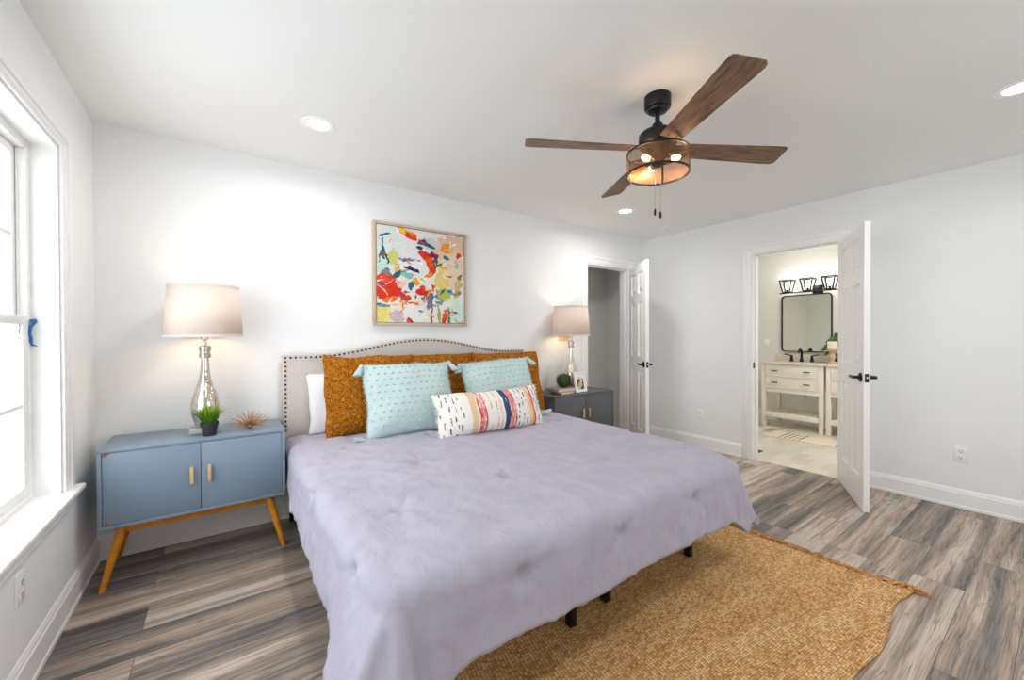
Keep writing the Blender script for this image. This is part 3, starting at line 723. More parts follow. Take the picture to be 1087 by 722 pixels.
# comforter: cloth coordinates s (across) and t (along) wrapped over the bed
CXL, CXR, CYF, RHO, TOP = 0.370, 2.318, 1.10, 0.072, 0.592
LSID, LFOOT = 0.318, 0.318
tufts = [(0.549, 1.521), (1.093, 1.569), (1.707, 1.527), (0.835, 2.014), (1.38, 2.04), (1.93, 2.0), (0.598, 2.507), (1.12, 2.5), (0.78, 0.94), (1.27, 0.94), (1.80, 0.95), (0.29, 2.0), (0.27, 1.30), (2.2, 1.35), (2.16, 2.42), (2.36, 1.8)]
def nv(x, y, z, s): return noise.noise(Vector((x*s, y*s, z*s)))
def cloth(s, t):
    ox = (CXL-s) if s < CXL else (s-CXR if s > CXR else 0.0); sg = -1 if s < CXL else 1
    oy = (CYF-t) if t < CYF else 0.0
    d = math.hypot(ox, oy)
    bx = min(max(s, CXL), CXR); by = max(t, CYF)
    # rounded corners: the cloth is drawn in and sags where two edges meet
    cu = max(0.0, min(1.0, ((s-(CXR-0.28))/0.28) if s > CXL+0.9 else ((CXL+0.28-s)/0.28))); cv = max(0.0, min(1.0, (CYF+0.28-t)/0.28))
    cc = (cu*cv)**1.3; pull = 0.045 if s > CXL+0.9 else 0.03
    bx += (-pull if s > CXL+0.9 else pull)*cc; by += pull*0.9*cc
    # puffiness and tufts
    pf = 0.0
    for (a, b) in tufts:
        q = (s-a)**2+(t-b)**2
        if q < 0.16: pf -= 0.024*math.exp(-q/0.0009)+0.012*math.exp(-q/0.012)
    sagz = cc*0.55*pull
    pf += 0.012*nv(s, t, 1.3, 2.6)+0.007*nv(s, t, 5.1, 6.5)+0.0035*nv(s*1.2, t*1.2, 2.2, 17)
    # radiating creases out of each tuft
    for (a, b) in tufts:
        q = math.hypot(s-a, t-b)
        if 0.01 < q < 0.2:
            an = math.atan2(t-b, s-a); pf += 0.0055*abs(math.sin(an*3.5+a*9+b*5))*math.exp(-((q-0.055)/0.055)**2)
    if d < 1e-6:
        ed = min(s-CXL, CXR-s, t-CYF, 0.3)/0.3
        edge_dip = -0.012*(1-max(0, ed))**2
        head = max(0, (t-2.7)/0.3)
        return Vector((bx, by, TOP+pf+edge_dip-sagz+0.003*(1-abs(nv(s*1.6+0.3*t, t*0.9, 4, 4.5))*4)))
    nx, ny = sg*ox/d, -oy/d
    corner = (2*ox*oy/(ox*ox+oy*oy)) if d > 0 else 0
    d *= 1+0.36*(cu*cv)**2*(1-corner)-0.04*corner     # 0 on the sides, 1 on the diagonal
    ang = math.atan2(oy, ox)
    left = s < (CXL+CXR)/2
    fl = 0.05+corner**1.5*(0.36 if left else 0.14)+0.10*(cu*cv)**2
    if left and ox > 0:    # the left side kicks out towards the foot
        near = max(0.0, min(1, (1.62-t)/0.38)); fl += 0.26*near*near*(1-0.4*corner)
    arc = RHO*PI/2
    if d < arc:
        r = RHO*math.sin(d/RHO); zz = TOP-RHO*(1-math.cos(d/RHO))
        nrm_out = math.sin(d/RHO); nrm_up = math.cos(d/RHO)
    else:
        e = d-arc
        if left and t > 2.4: fl *= max(0.0, 1-(t-2.4)/0.3)
        r = RHO+fl*e+0.02*(e/0.25)**2*(0.3 if not left else 0.6); zz = TOP-RHO-e*math.sqrt(max(0.05, 1-fl*fl)); nrm_out, nrm_up = 1.0, 0.0
        k = min(1, e/0.18)
        # hanging folds
        u = s if oy > ox else t
        if left and t > 2.4: k *= max(0.0, 1-(t-2.4)/0.3)
        r += 0.010*k*nv(u*2.2, 0.3, d*0.8, 2.4)+0.004*k*nv(u, d*0.3, 7, 14)+0.0025*k*nv(u*1.3, d*0.6, 3, 30)+0.006*k*max(0.0, 1-5*abs(nv(u*1.1, d*0.35, 1.5, 6.5)))
        r += corner*k*0.030*math.cos(ang*(9.0 if left else 8.0)+(0.6 if left else 3.3))*(0.8 if left else 0.2)
        zz += 0.022*k*k*nv(u, 1.7, 0.2, 2.6)
        if left and ox > 0: zz += 0.045*min(1.0, e/0.2)*max(0.0, min(1.0, (t-1.7)/0.6))
    zz = max(zz, 0.045)
    if left and t > 2.4: r -= 0.014*min(1, (t-2.4)/0.3)*nrm_out
    return Vector((bx+nx*(r+pf*nrm_out), by+ny*(r+pf*nrm_out), zz-0.012+pf*nrm_up-sagz*(1-min(1.0, d/0.3))))
S0, S1, T0, T1 = CXL-RHO*0-LSID, CXR+LSID, CYF-LFOOT, 3.035
m = MB(); NS, NT = 210, 190
m.grid(lambda u, v: cloth(S0+(S1-S0)*u, T0+(T1-T0)*v)-Vector((BC, 2.1, 0)), NS, NT)
cf = m.build('comforter', M['comforter'], loc=(BC, 2.1, 0), angle=180)
sol = cf.modifiers.new('thickness', 'SOLIDIFY'); sol.thickness = 0.032; sol.offset = -1.0
tag(cf, 'lavender grey tufted comforter draped over the king bed', 'comforter')

# ------------------------------------------------------------------ pillows
def pth(a, b):
    return (max(0, 1-abs(a)**2.8)**0.62)*(max(0, 1-abs(b)**2.8)**0.62)*(1-0.14*b)*1.08
def pillow_mesh(w, h, T, nu=44, nv_=44, pinch=0.05, noise_amp=0.004, nscale=7, seed=0.0, bumps=0.0, wob=0.012):
    m = MB()
    def fn(side):
        def g(u, v):
            a, b = 2*u-1, 2*v-1
            x = w/2*a*(1-pinch*(1-b*b)*0.9); z = h/2+h/2*b*(1-pinch*(1-a*a)*0.9)
            th = pth(a, b)*T/2
            x += wob*noise.noise(Vector((b*1.6+seed, 1.5*a, 7.7))); z += 1.2*wob*noise.noise(Vector((a*1.8+seed, 1.5*b, 3.3)))*(0.35+0.65*(b+1)/2)
            k = noise_amp*noise.noise(Vector((x*nscale+seed, z*nscale, side*3.0+seed)))
            if bumps: k += bumps*noise.noise(Vector((x*60+seed, z*60, side*9.0)))
            edge = min(1.0, 4*(1-abs(a)))*min(1.0, 4*(1-abs(b)))
            return Vector((x+bumps*0.7*noise.noise(Vector((z*40, x*40, seed))), side*(th+k*edge), z+bumps*0.7*noise.noise(Vector((x*40, z*40, seed+4)))))
        return g
    m.grid(fn(-1), nu, nv_); m.grid(fn(1), nu, nv_)
    bmesh.ops.remove_doubles(m.bm, verts=m.bm.verts, dist=0.0004)
    return m
def lean_rot(o, lean, rz=0.0, roll=0.0): o.rotation_euler = (-lean, roll, rz)
wp = pillow_mesh(0.60, 0.41, 0.11, noise_amp=0.02, seed=3).build('bed_pillow', M['white_cotton'], loc=(0.752, 2.975, 0.588), angle=180)
lean_rot(wp, math.radians(5)); tag(wp, 'plain white bed pillow peeking out left of the mustard cushions', 'pillow')
for i, (x, y, zz, wd, hh, rz, ro, ln, lab) in enumerate((
        (0.845, 2.800, 0.586, 0.640, 0.545, 0.03, 0.015, 13, 'mustard boucle square cushion leftmost of three, behind the larger front aqua cushion'),
        (1.375, 2.895, 0.586, 0.68, 0.525, 0.0, -0.01, 8, 'mustard boucle square cushion in the middle, mostly hidden behind the two aqua cushions'),
        (2.015, 2.800, 0.578, 0.68, 0.545, -0.04, 0.02, 15, 'mustard boucle square cushion rightmost of three, nearest the grey nightstand'))):
    o = pillow_mesh(wd, hh, 0.17, 90, 90, 0.035, 0.014, 5, 5.0*i, 0.005, 0.02).build('boucle_cushion', M['boucle'], loc=(x, y, zz), angle=180)
    lean_rot(o, math.radians(ln), rz, ro); tag(o, lab, 'cushion', 'mustard boucle cushions against the headboard')

def aqua_cushion(lab, loc, w, h, ln, rz, ro, seed):
    T = 0.17
    body = pillow_mesh(w, h, T, 60, 60, 0.045, 0.02, 5, seed).build('tufted_cushion', M['aqua'], loc=loc, angle=180)
    lean_rot(body, math.radians(ln), rz, ro); tag(body, lab, 'cushion', 'aqua tufted cushions')
    rnd = random.Random(seed); m = MB()
    def surf(a, b):
        x = w/2*a*(1-0.045*(1-b*b)*0.9); z = h/2+h/2*b*(1-0.045*(1-a*a)*0.9)
        th = pth(a, b)*T/2
        x += 0.012*noise.noise(Vector((b*1.6+seed, 1.5*a, 7.7))); z += 1.2*0.012*noise.noise(Vector((a*1.8+seed, 1.5*b, 3.3)))*(0.35+0.65*(b+1)/2)
        k = 0.02*noise.noise(Vector((x*5+seed, z*5, -3.0+seed))); edge = min(1.0, 4*(1-abs(a)))*min(1.0, 4*(1-abs(b)))
        return Vector((x, -(th+k*edge), z))
    rows, colsn = 11, 13
    for r in range(rows):
        for c in range(colsn):
            a = -0.93+1.86*(c+0.5*(r % 2)*0.6)/(colsn-0.7); b = -0.90+1.8*r/(rows-1)
            p = surf(min(.97, a), b)
            for k in range(3):
                m.ball(p+Vector((rnd.uniform(-.005, .005), -0.003, rnd.uniform(-.003, .003))), 0.0055, 1, (1.25, 1.0, 0.85))
    m.build('tuft', M['aqua'], body, kind='stuff')
    # short fringe along all the seams
    m = MB()
    for k in range(150):
        t = k/150*4; e = int(t); f = (t-e)*2-1
        a, b = ((f, -1), (1, f), (-f, 1), (-1, -f))[e]
        p = surf(a, b); ca = Vector((a, 0, b)).normalized()
        q = p+ca*rnd.uniform(0.006, 0.014)+Vector((rnd.uniform(-.004, .004), rnd.uniform(-.004, .004), rnd.uniform(-.004, .004)))
        m.tube([p-ca*0.004, q], [0.0035, 0.003], 5)
    m.build('seam_fringe', M['aqua'], body, kind='stuff')
    for (a, b) in ((-1, 1), (1, 1), (-1, -1), (1, -1)):
        p = surf(a, b); d = Vector((a*0.5, -0.25, -0.85 if b > 0 else 0.0)).normalized() if b > 0 else Vector((a*0.95, -0.3, 0.05)).normalized()
        m = MB(); m.ball(p+d*0.010, 0.015, 2)
        for k in range(16):
            an = 2*PI*k/16+rnd.random()*0.4; side = Vector((math.cos(an), math.sin(an), 0.0))
            if b < 0: side = Vector((0, math.cos(an), abs(math.sin(an))))
            m.tube([p+d*0.014, p+d*0.04+side*0.015, p+d*0.088+side*(0.021 if b > 0 else 0.017)], [0.006, 0.0058, 0.005], 5)
        m.tube([p+d*0.022, p+d*0.029], 0.0155, 10)
        m.build('tassel', M['aqua'], body)
    return body
aqua_cushion('aqua tufted square cushion with tassels, the left one of the pair', (1.06, 2.61, 0.583), 0.625, 0.50, 20, -0.02, 0.0, 11)
aqua_cushion('aqua tufted square cushion with tassels, the right one behind the striped cushion', (1.83, 2.615, 0.575), 0.64, 0.505, 20, -0.05, -0.06, 23)

LW, LH = 0.83, 0.30
rl = random.Random(4)
marks = []
for uc in (0.035, 0.085, 0.135, 0.185, 0.725, 0.765, 0.805, 0.935, 0.975):
    v = rl.uniform(0.0, 0.12)
    while v < 0.97:
        ln = rl.uniform(0.05, 0.16); marks.append((uc+rl.uniform(-.012, .012), v, ln, rl.uniform(-0.25, 0.25), rl.uniform(0.003, 0.0062))); v += ln+rl.uniform(0.05, 0.16)
def lumbar_paint(co):
    u = co.x/LW+0.5; v = co.z/LH
    wv = 0.008*noise.noise(Vector((u*3, v*4, 2)))
    uu = u+wv
    base_c = (240, 236, 229)
    def band(a, b, c, cov=0.0):
        if a < uu < b:
            if cov and noise.noise(Vector((u*130, v*7, 5.5))) > cov: return None
            return c
        return None
    for bnd in ((0.262, 0.318, (228, 200, 160), 0), (0.328, 0.352, (216, 92, 92), 0.25), (0.352, 0.385, (226, 148, 138), 0.3), (0.385, 0.398, (204, 84, 84), 0.3),
                (0.445, 0.452, (206, 110, 106), 0.15), (0.500, 0.508, (214, 112, 96), 0.1), (0.532, 0.548, (236, 206, 178), 0.2),
                (0.572, 0.630, (64, 78, 112), 0.55), (0.634, 0.672, (226, 140, 136), 0.4), (0.672, 0.690, (208, 84, 84), 0.3),
                (0.835, 0.872, (230, 202, 160), 0), (0.872, 0.888, (232, 160, 134), 0.4), (0.888, 0.906, (210, 84, 76), 0.35)):
        c = band(*bnd)
        if c: return c
    for (mu, mv, ln, sl, wd) in marks:
        if mv < v < mv+ln and abs(u-(mu+sl*(v-mv)*0.15)) < wd*(0.85+0.6*noise.noise(Vector((u*20, v*26, 6)))): return (38, 44, 58)
    return base_c
lum = pillow_mesh(LW, LH, 0.16, 190, 76, 0.045, 0.012, 5, 8, 0.0, 0.022).build('lumbar_cushion', M['lumbar'], loc=(1.53, 2.345, 0.583), angle=180, paint=lumbar_paint)
lean_rot(lum, math.radians(20), -0.03, -0.01); tag(lum, 'long white lumbar cushion with navy, coral and beige stripes lying in front', 'cushion')
m = MB()
for sgn in (-1, 1):
    for k in range(46):
        b = k/45*2-1; p = Vector((sgn*LW/2*(1-0.03*(1-b*b)*0.9)-sgn*0.003, 0, LH/2+LH/2*b))
        q = p+Vector((sgn*rl.uniform(0.01, 0.024), rl.uniform(-.01, .01), rl.uniform(-.012, .006)))
        m.tube([p, (p+q)/2+Vector((0, rl.uniform(-.004, .004), 0)), q], [0.002, 0.0018, 0.0012], 5)
m.build('end_fringe', M['white_cotton'], lum, kind='stuff')

# ------------------------------------------------------------------ rug
rx0, rx1, ry1 = 0.40, 2.665, 1.97
def rug_y0(x): return 0.462+0.014*math.sin(x*5.2+0.4)+0.008*math.sin(x*11)-0.018*max(0.0, min(1.0, (x-2.45)/0.25))**2
def rug_x1(v): return 2.685-0.045*v-0.006*math.sin(v*9)
def rug(u, v):
    x = rx0+(rug_x1(v)-rx0)*u; y = rug_y0(x)*(1-v)+ry1*v
    return Vector((x-1.5, y-1.2, 0.0135+0.0022*nv(x, y, 0, 5)+0.0012*math.sin(y*2*PI/0.027)+0.0015*nv(x, y, 3, 28)))
m = MB(); m.grid(rug, 150, 110)
rg = m.build('jute_rug', M['jute'], loc=(1.5, 1.2, 0), angle=180)
so = rg.modifiers.new('thickness', 'SOLIDIFY'); so.thickness = 0.009; so.offset = -1
tag(rg, 'natural woven jute rug with a fringed end lying under the foot of the bed', 'rug')
m = MB(); rr = random.Random(5)
for k in range(85):
    v = (k+rr.uniform(-.3, .3))/84*0.99+0.003; x = rug_x1(v)-0.010; y = rug_y0(x)*(1-v)+ry1*v
    a0 = rr.uniform(-1.0, 0.5); ln0 = rr.uniform(0.045, 0.085); up_ = rr.uniform(0.006, 0.020)
    for q in range(6):
        a = a0+rr.uniform(-.35, .35); ln = ln0*rr.uniform(0.8, 1.1)
        p0 = Vector((x-1.5, y-1.2+rr.uniform(-.006, .006), 0.011)); d = Vector((math.cos(a), math.sin(a)-0.15, 0)).normalized(); d2 = Vector((d.y, -d.x, 0))*rr.uniform(-.2, .2)
        m.tube([p0, p0+d*ln*0.35+Vector((0, 0, up_)), p0+(d+d2)*ln*0.75+Vector((0, 0, up_*0.5-0.003)), p0+(d+d2*1.8)*ln+Vector((0, 0, -0.007))], [0.0034, 0.0032, 0.0026, 0.0012], 5)
m.build('fringe', M['jute_fringe'], rg, kind='stuff', label='tan jute fringe')

# ------------------------------------------------------------------ nightstands
def nightstand(label, x0, paint, chips, name='nightstand'):
    w_, d_, z0, z1 = 0.80, 0.385, 0.302, 0.695; y0 = 2.75
    o = thing(name, label, 'nightstand', (x0+w_/2, y0+d_/2, 0), 0, 'pair of two door nightstands beside the bed')
    hx, hy = w_/2, d_/2; t = 0.017
    m = MB()
    m.box(-hx, hx, -hy, hy, z1-t, z1, 0.0015); m.box(-hx, hx, -hy, hy, z0, z0+t, 0.0015)
    m.box(-hx, -hx+t, -hy, hy, z0+t, z1-t, 0.0015); m.box(hx-t, hx, -hy, hy, z0+t, z1-t, 0.0015)
    m.box(-hx+t, hx-t, hy-0.008, hy, z0+t, z1-t); m.box(-t/2, t/2, -hy+0.03, hy-0.01, z0+t, z1-t)
    m.build('cabinet_body', paint, o, angle=25)
    for s in (-1, 1):
        a, b = (-hx+t+0.002, -0.0015) if s < 0 else (0.0015, hx-t-0.002)
        dr = MB().box(a, b, -hy+0.002, -hy+0.019, z0+t+0.002, z1-t-0.002, 0.0012).build('cabinet_door', paint, o, angle=25)
        hxx = s*0.038
        MB().box(hxx-0.008, hxx+0.008, -hy-0.017, -hy-0.008, 0.462, 0.552, 0.003).box(hxx-0.005, hxx+0.005, -hy-0.010, -hy+0.003, 0.47, 0.482).box(hxx-0.005, hxx+0.005, -hy-0.010, -hy+0.003, 0.532, 0.544).build('handle', M['pale_wood'], dr, label='pale wooden bar handle')
        if s < 0 and chips:
            k = MB()
            k.prism([(a, z1-t-0.003), (a+0.03, z1-t-0.003), (a+0.018, z1-t-0.010), (a+0.004, z1-t-0.020)], -hy+0.001, -hy+0.006, lambda p, q, d: Vector((p, d, q)))
            k.prism([(a+0.004, z0+t+0.004), (a+0.022, z0+t+0.006), (a+0.02, z0+t+0.018), (a+0.009, z0+t+0.02)], -hy+0.001, -hy+0.006, lambda p, q, d: Vector((p, d, q)))
            k.build('chipped_corner', M['chipped'], dr, label='chipped corners showing bare wood')
    rl_ = MB(); rl_.box(-hx+0.085, hx-0.085, -hy+0.05, -hy+0.075, z0-0.045, z0, 0.004); rl_.box(-hx+0.085, hx-0.085, hy-0.075, hy-0.05, z0-0.045, z0, 0.004)
    rl_.box(-hx+0.075, -hx+0.10, -hy+0.06, hy-0.06, z0-0.045, z0, 0.004); rl_.box(hx-0.10, hx-0.075, -hy+0.06, hy-0.06, z0-0.045, z0, 0.004)
    rl_.build('stand_rail', M['honey'], o, label='honey stained wooden rail')
    for sx in (-1, 1):
        for sy in (-1, 1):
            MB().tube([(sx*(hx-0.012), sy*(hy-0.0-0.003), 0.0), (sx*(hx-0.048), sy*(hy-0.03), z0*0.5), (sx*(hx-0.085), sy*(hy-0.06), z0)], [0.0125, 0.0175, 0.022], 14).build('leg', M['honey'], o, label='honey stained tapered leg')
    return o
nightstand('blue grey two door nightstand on splayed wooden legs beside the window', -0.505, M['blue_paint'], True)
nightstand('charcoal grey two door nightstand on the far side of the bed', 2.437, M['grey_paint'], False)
NT_ = 0.695

# ------------------------------------------------------------------ lamps
def table_lamp():
    o = thing('table_lamp', '', 'lamp', (0, 0, 0), 0, 'pair of mercury glass table lamps')
    MB().box(-0.072, 0.072, -0.072, 0.072, 0.0, 0.032, 0.003).build('lamp_base', M['acrylic'], o, label='clear square base')
    MB().lathe([(0, 0.032), (0.045, 0.032), (0.050, 0.040), (0.056, 0.06), (0.066, 0.095), (0.0715, 0.135), (0.070, 0.165), (0.062, 0.20), (0.049, 0.24), (0.036, 0.28), (0.027, 0.32), (0.0215, 0.37), (0.0195, 0.41), (0.020, 0.43), (0, 0.43)], seg=40).build('lamp_body', M['mercury'], o, label='mercury glass bottle shaped body')
    c = MB().lathe([(0.020, 0.428), (0.029, 0.43), (0.030, 0.448), (0.026, 0.452), (0.026, 0.468), (0.030, 0.47), (0.031, 0.494), (0.020, 0.5), (0.012, 0.502), (0.010, 0.53), (0, 0.53)], seg=28).build('collar', M['silver'], o)
    MB().lathe([(0.010, 0.53), (0.018, 0.535), (0.018, 0.575), (0.012, 0.58), (0, 0.58)], seg=18).build('socket', M['silver'], o)
    MB().lathe([(0, 0.575), (0.013, 0.58), (0.02, 0.60), (0.030, 0.635), (0.028, 0.66), (0.015, 0.678), (0, 0.682)], seg=18).build('bulb', M['bulb'], o, label='glowing warm bulb')
    z0, z1 = 0.556, 0.838
    s = MB().lathe([(0.1875, z0), (0.167, z1)], seg=64).build('lamp_shade', M['shade'], o)
    so = s.modifiers.new('thickness', 'SOLIDIFY'); so.thickness = 0.002; so.offset = 0
    b = MB()
    for r, z in ((0.1875, z0), (0.167, z1)):
        b.lathe([(r-0.002, z-0.007), (r+0.0025, z-0.007), (r+0.0020, z+0.007), (r-0.002, z+0.007), (r-0.002, z-0.007)], seg=64)
    b.build('shade_trim', M['shade'], s)
    h = MB()
    for k in range(3):
        a = 2*PI*k/3; h.tube([(0, 0, z1-0.02), (0.166*math.cos(a), 0.166*math.sin(a), z1-0.008)], 0.0018, 6)
    h.tube([(-0.001, 0, 0.545), (-0.05, 0, 0.60), (-0.055, 0, 0.70), (-0.03, 0, 0.79), (0, 0, 0.818), (0.03, 0, 0.79), (0.055, 0, 0.70), (0.05, 0, 0.60), (0.001, 0, 0.545)], 0.0018, 6)
    h.build('harp', M['silver'], o)
    return o
la = table_lamp(); la.location = (-0.089, 2.955, NT_+0.0015); la.rotation_euler = (0, 0, 0.0); la['label'] = 'mercury glass table lamp with a cream shade on the blue grey nightstand'
lb = copy_tree(la); lb.location = (2.845, 2.965, NT_+0.0015); lb['label'] = 'mercury glass table lamp with a cream shade on the charcoal nightstand'
for x, y in ((-0.089, 2.955), (2.845, 2.965)):
    lamp_light('table_lamp_glow', 'POINT', (x, y, NT_+0.715), LAMP_W, (1.0, 0.72, 0.46), 0.03)

# ------------------------------------------------------------------ things on the left nightstand
pt_ = thing('potted_grass', 'small artificial grass plant in a black pot in front of the left lamp', 'plant', (-0.068, 2.822, NT_))
MB().lathe([(0, 0.0), (0.030, 0.0), (0.031, 0.003), (0.0395, 0.055), (0.0425, 0.056), (0.044, 0.074), (0.041, 0.074), (0.038, 0.060), (0, 0.060)], seg=28).build('pot', M['pot'], pt_)
MB().lathe([(0.0385, 0.0605), (0.02, 0.066), (0, 0.067)], seg=18).build('soil', M['soil'], pt_)
m = MB(); rg_ = random.Random(12)
for k in range(120):
    a = rg_.uniform(0, 2*PI); r0 = 0.030*math.sqrt(rg_.random()); out = rg_.uniform(0.0, 1.0)**0.8; h = rg_.uniform(0.08, 0.118)*(1.05-0.35*out)
    d = Vector((math.cos(a), math.sin(a), 0)); p0 = d*r0+Vector((0, 0, 0.062)); sp = 0.012+0.068*out
    pts = [p0, p0+d*sp*0.35+Vector((0, 0, h*0.55)), p0+d*sp*0.75+Vector((0, 0, h*0.88)), p0+d*sp*1.1+Vector((0, 0, h*(1.0 if out < .6 else 0.92)))]
    sd_ = Vector((-d.y, d.x, 0)); vs = []
    for q, wq in zip(pts, (0.0030, 0.0036, 0.0026, 0.0004)): vs.append((m.bm.verts.new(q-sd_*wq), m.bm.verts.new(q+d*0.001), m.bm.verts.new(q+sd_*wq)))
    for (a1, c1, b1), (a2, c2, b2) in zip(vs, vs[1:]): m.bm.faces.new((a1, c1, c2, a2)); m.bm.faces.new((c1, b1, b2, c2))
def grass_paint(co):
    t = max(0, min(1, (co.z-0.06)/0.1)); n = 0.5+0.5*noise.noise(co*60)
    return (40+90*t+50*n*t, 92+80*t+20*n, 24+40*t*n)
m.build('grass', M['grass'], pt_, kind='stuff', paint=grass_paint, angle=180)
st_ = thing('starburst_ornament', 'spiky brass starburst ornament lying on the left nightstand', 'ornament', (0.125, 2.885, NT_))
MB().ball((0, 0, 0.016), 0.016, 2).build('core', M['brass'], st_)
ri = random.Random(3); n_sp = 64
proto = None
for k in range(n_sp):
    e = math.asin(min(1, (k+0.3)/n_sp)); a = k*2.39996
    e = max(e, 0.06); d = Vector((math.cos(a)*math.cos(e), math.sin(a)*math.cos(e), math.sin(e)))
    ln = 0.122 if e < 0.5 else 0.105
    if proto is None: proto = MB().tube([(0.01, 0, 0), (0.06, 0, 0), (0.105, 0, 0)], [0.0018, 0.0018, 0.0012], 6).build('spike', M['brass'], st_)
    q = proto if k == 0 else proto.copy()
    if k: COL.objects.link(q); q.parent = st_
    q.location = (0, 0, 0.016); q.rotation_euler = (0, -e, a); q.scale = (ln/0.112, 1, 1)

# ------------------------------------------------------------------ things on the right nightstand
def book(label, loc, rz, w_, d_, h_, cover, spine_left=True):
    o = thing('book', label, 'book', loc, rz, 'two stacked books on the grey nightstand')
    c = MB().box(-w_/2, w_/2, -d_/2, d_/2, 0, 0.003, 0.001).box(-w_/2, w_/2, -d_/2, d_/2, h_-0.003, h_, 0.001).box(-w_/2, -w_/2+0.004, -d_/2, d_/2, 0.001, h_-0.001, 0.001)
    c.build('cover', cover, o); MB().box(-w_/2+0.004, w_/2-0.004, -d_/2+0.004, d_/2-0.004, 0.003, h_-0.003).build('page_block', M['paper'], o)
    return o
book('tan covered book at the bottom of the stack on the charcoal nightstand', (2.650, 2.880, NT_+0.001), 0.12, 0.19, 0.15, 0.022, M['tan_cover'])
book('grey covered book at the top of the stack on the charcoal nightstand', (2.640, 2.893, NT_+0.0235), 0.05, 0.235, 0.17, 0.030, M['grey_cover'])
m = MB(); m.ball((0, 0, 0.066), 0.060, 3); rb = random.Random(9)
for v in m.bm.verts: pass
bc = Vector((0, 0, 0.066))
for k in range(520):
    zf = rb.uniform(-1, 1); a = rb.uniform(0, 2*PI); q = math.sqrt(1-zf*zf); d = Vector((q*math.cos(a), q*math.sin(a), zf))
    p = bc+d*rb.uniform(0.057, 0.071); t = d.cross(Vector((rb.uniform(-1, 1), rb.uniform(-1, 1), rb.uniform(-1, 1)))).normalized(); b_ = d.cross(t)
    s_ = rb.uniform(0.008, 0.013); tip = p+(t+d*0.6)*s_
    vs = [m.bm.verts.new(p-t*s_*0.5), m.bm.verts.new(p+b_*s_*0.45), m.bm.verts.new(tip), m.bm.verts.new(p-b_*s_*0.45)]
    m.bm.faces.new(vs)
tag(m.build('boxwood_ball', M['moss'], loc=(2.672, 2.89, NT_+0.0545), angle=180), 'round green boxwood ball sitting on the grey book', 'topiary ball')
pf_ = thing('photo_frame', 'white photo frame standing in front of the right lamp', 'photo frame', (2.838, 2.825, NT_+0.001), 0.10)
fw_, fh_ = 0.165, 0.20
lean = Matrix.Translation((0, -0.012, 0.003)) @ Matrix.Rotation(math.radians(-10), 4, 'X')
m = MB()
for (a, b, c_, d) in ((-fw_/2, -fw_/2+0.016, 0, fh_), (fw_/2-0.016, fw_/2, 0, fh_), (-fw_/2+0.016, fw_/2-0.016, 0, 0.016), (-fw_/2+0.016, fw_/2-0.016, fh_-0.016, fh_)): m.box(a, b, -0.008, 0.008, c_, d)
m.move(lean); m.build('frame_border', M['plate'], pf_)
def photo_paint(co):
    u = co.x/fw_+0.5; v = (co.z)/fh_
    if not (0.21 < u < 0.79 and 0.13 < v < 0.65):
        if 0.72 < v < 0.745 and 0.3 < u < 0.7 and int(u*60) % 3: return (120, 120, 120)
        return (244, 243, 240)
    a = (u-0.21)/0.58; b = (v-0.13)/0.52
    n = noise.noise(Vector((a*6, b*6, 2)))
    if (a-0.5)**2/0.10+(b-0.45)**2/0.07 < 1+n*0.5: return (216, 180, 130)
    if (a-0.68)**2+(b-0.8)**2 < 0.03: return (232, 214, 190)
    if b < 0.3: return (200, 196, 188) if a < 0.5 else (66, 76, 84)
    return (70+40*n, 96+40*n, 58) if a < 0.6 else (52, 60, 56)
m = MB(); m.grid(lambda u, v: Vector((-fw_/2+0.010+(fw_-0.02)*u, -0.003, 0.010+(fh_-0.02)*v)), 60, 76)
m.move(Matrix.Identity(4)); pr = m.build('photo_print', M['print'], pf_, paint=photo_paint, smooth=False); pr.matrix_local = lean
MB().box(-0.02, 0.02, 0.006, 0.009, 0, 0.14, 0, mtx=Matrix.Translation((0, 0.056, 0)) @ Matrix.Rotation(math.radians(14), 4, 'X')).build('easel_back', M['plate'], pf_)

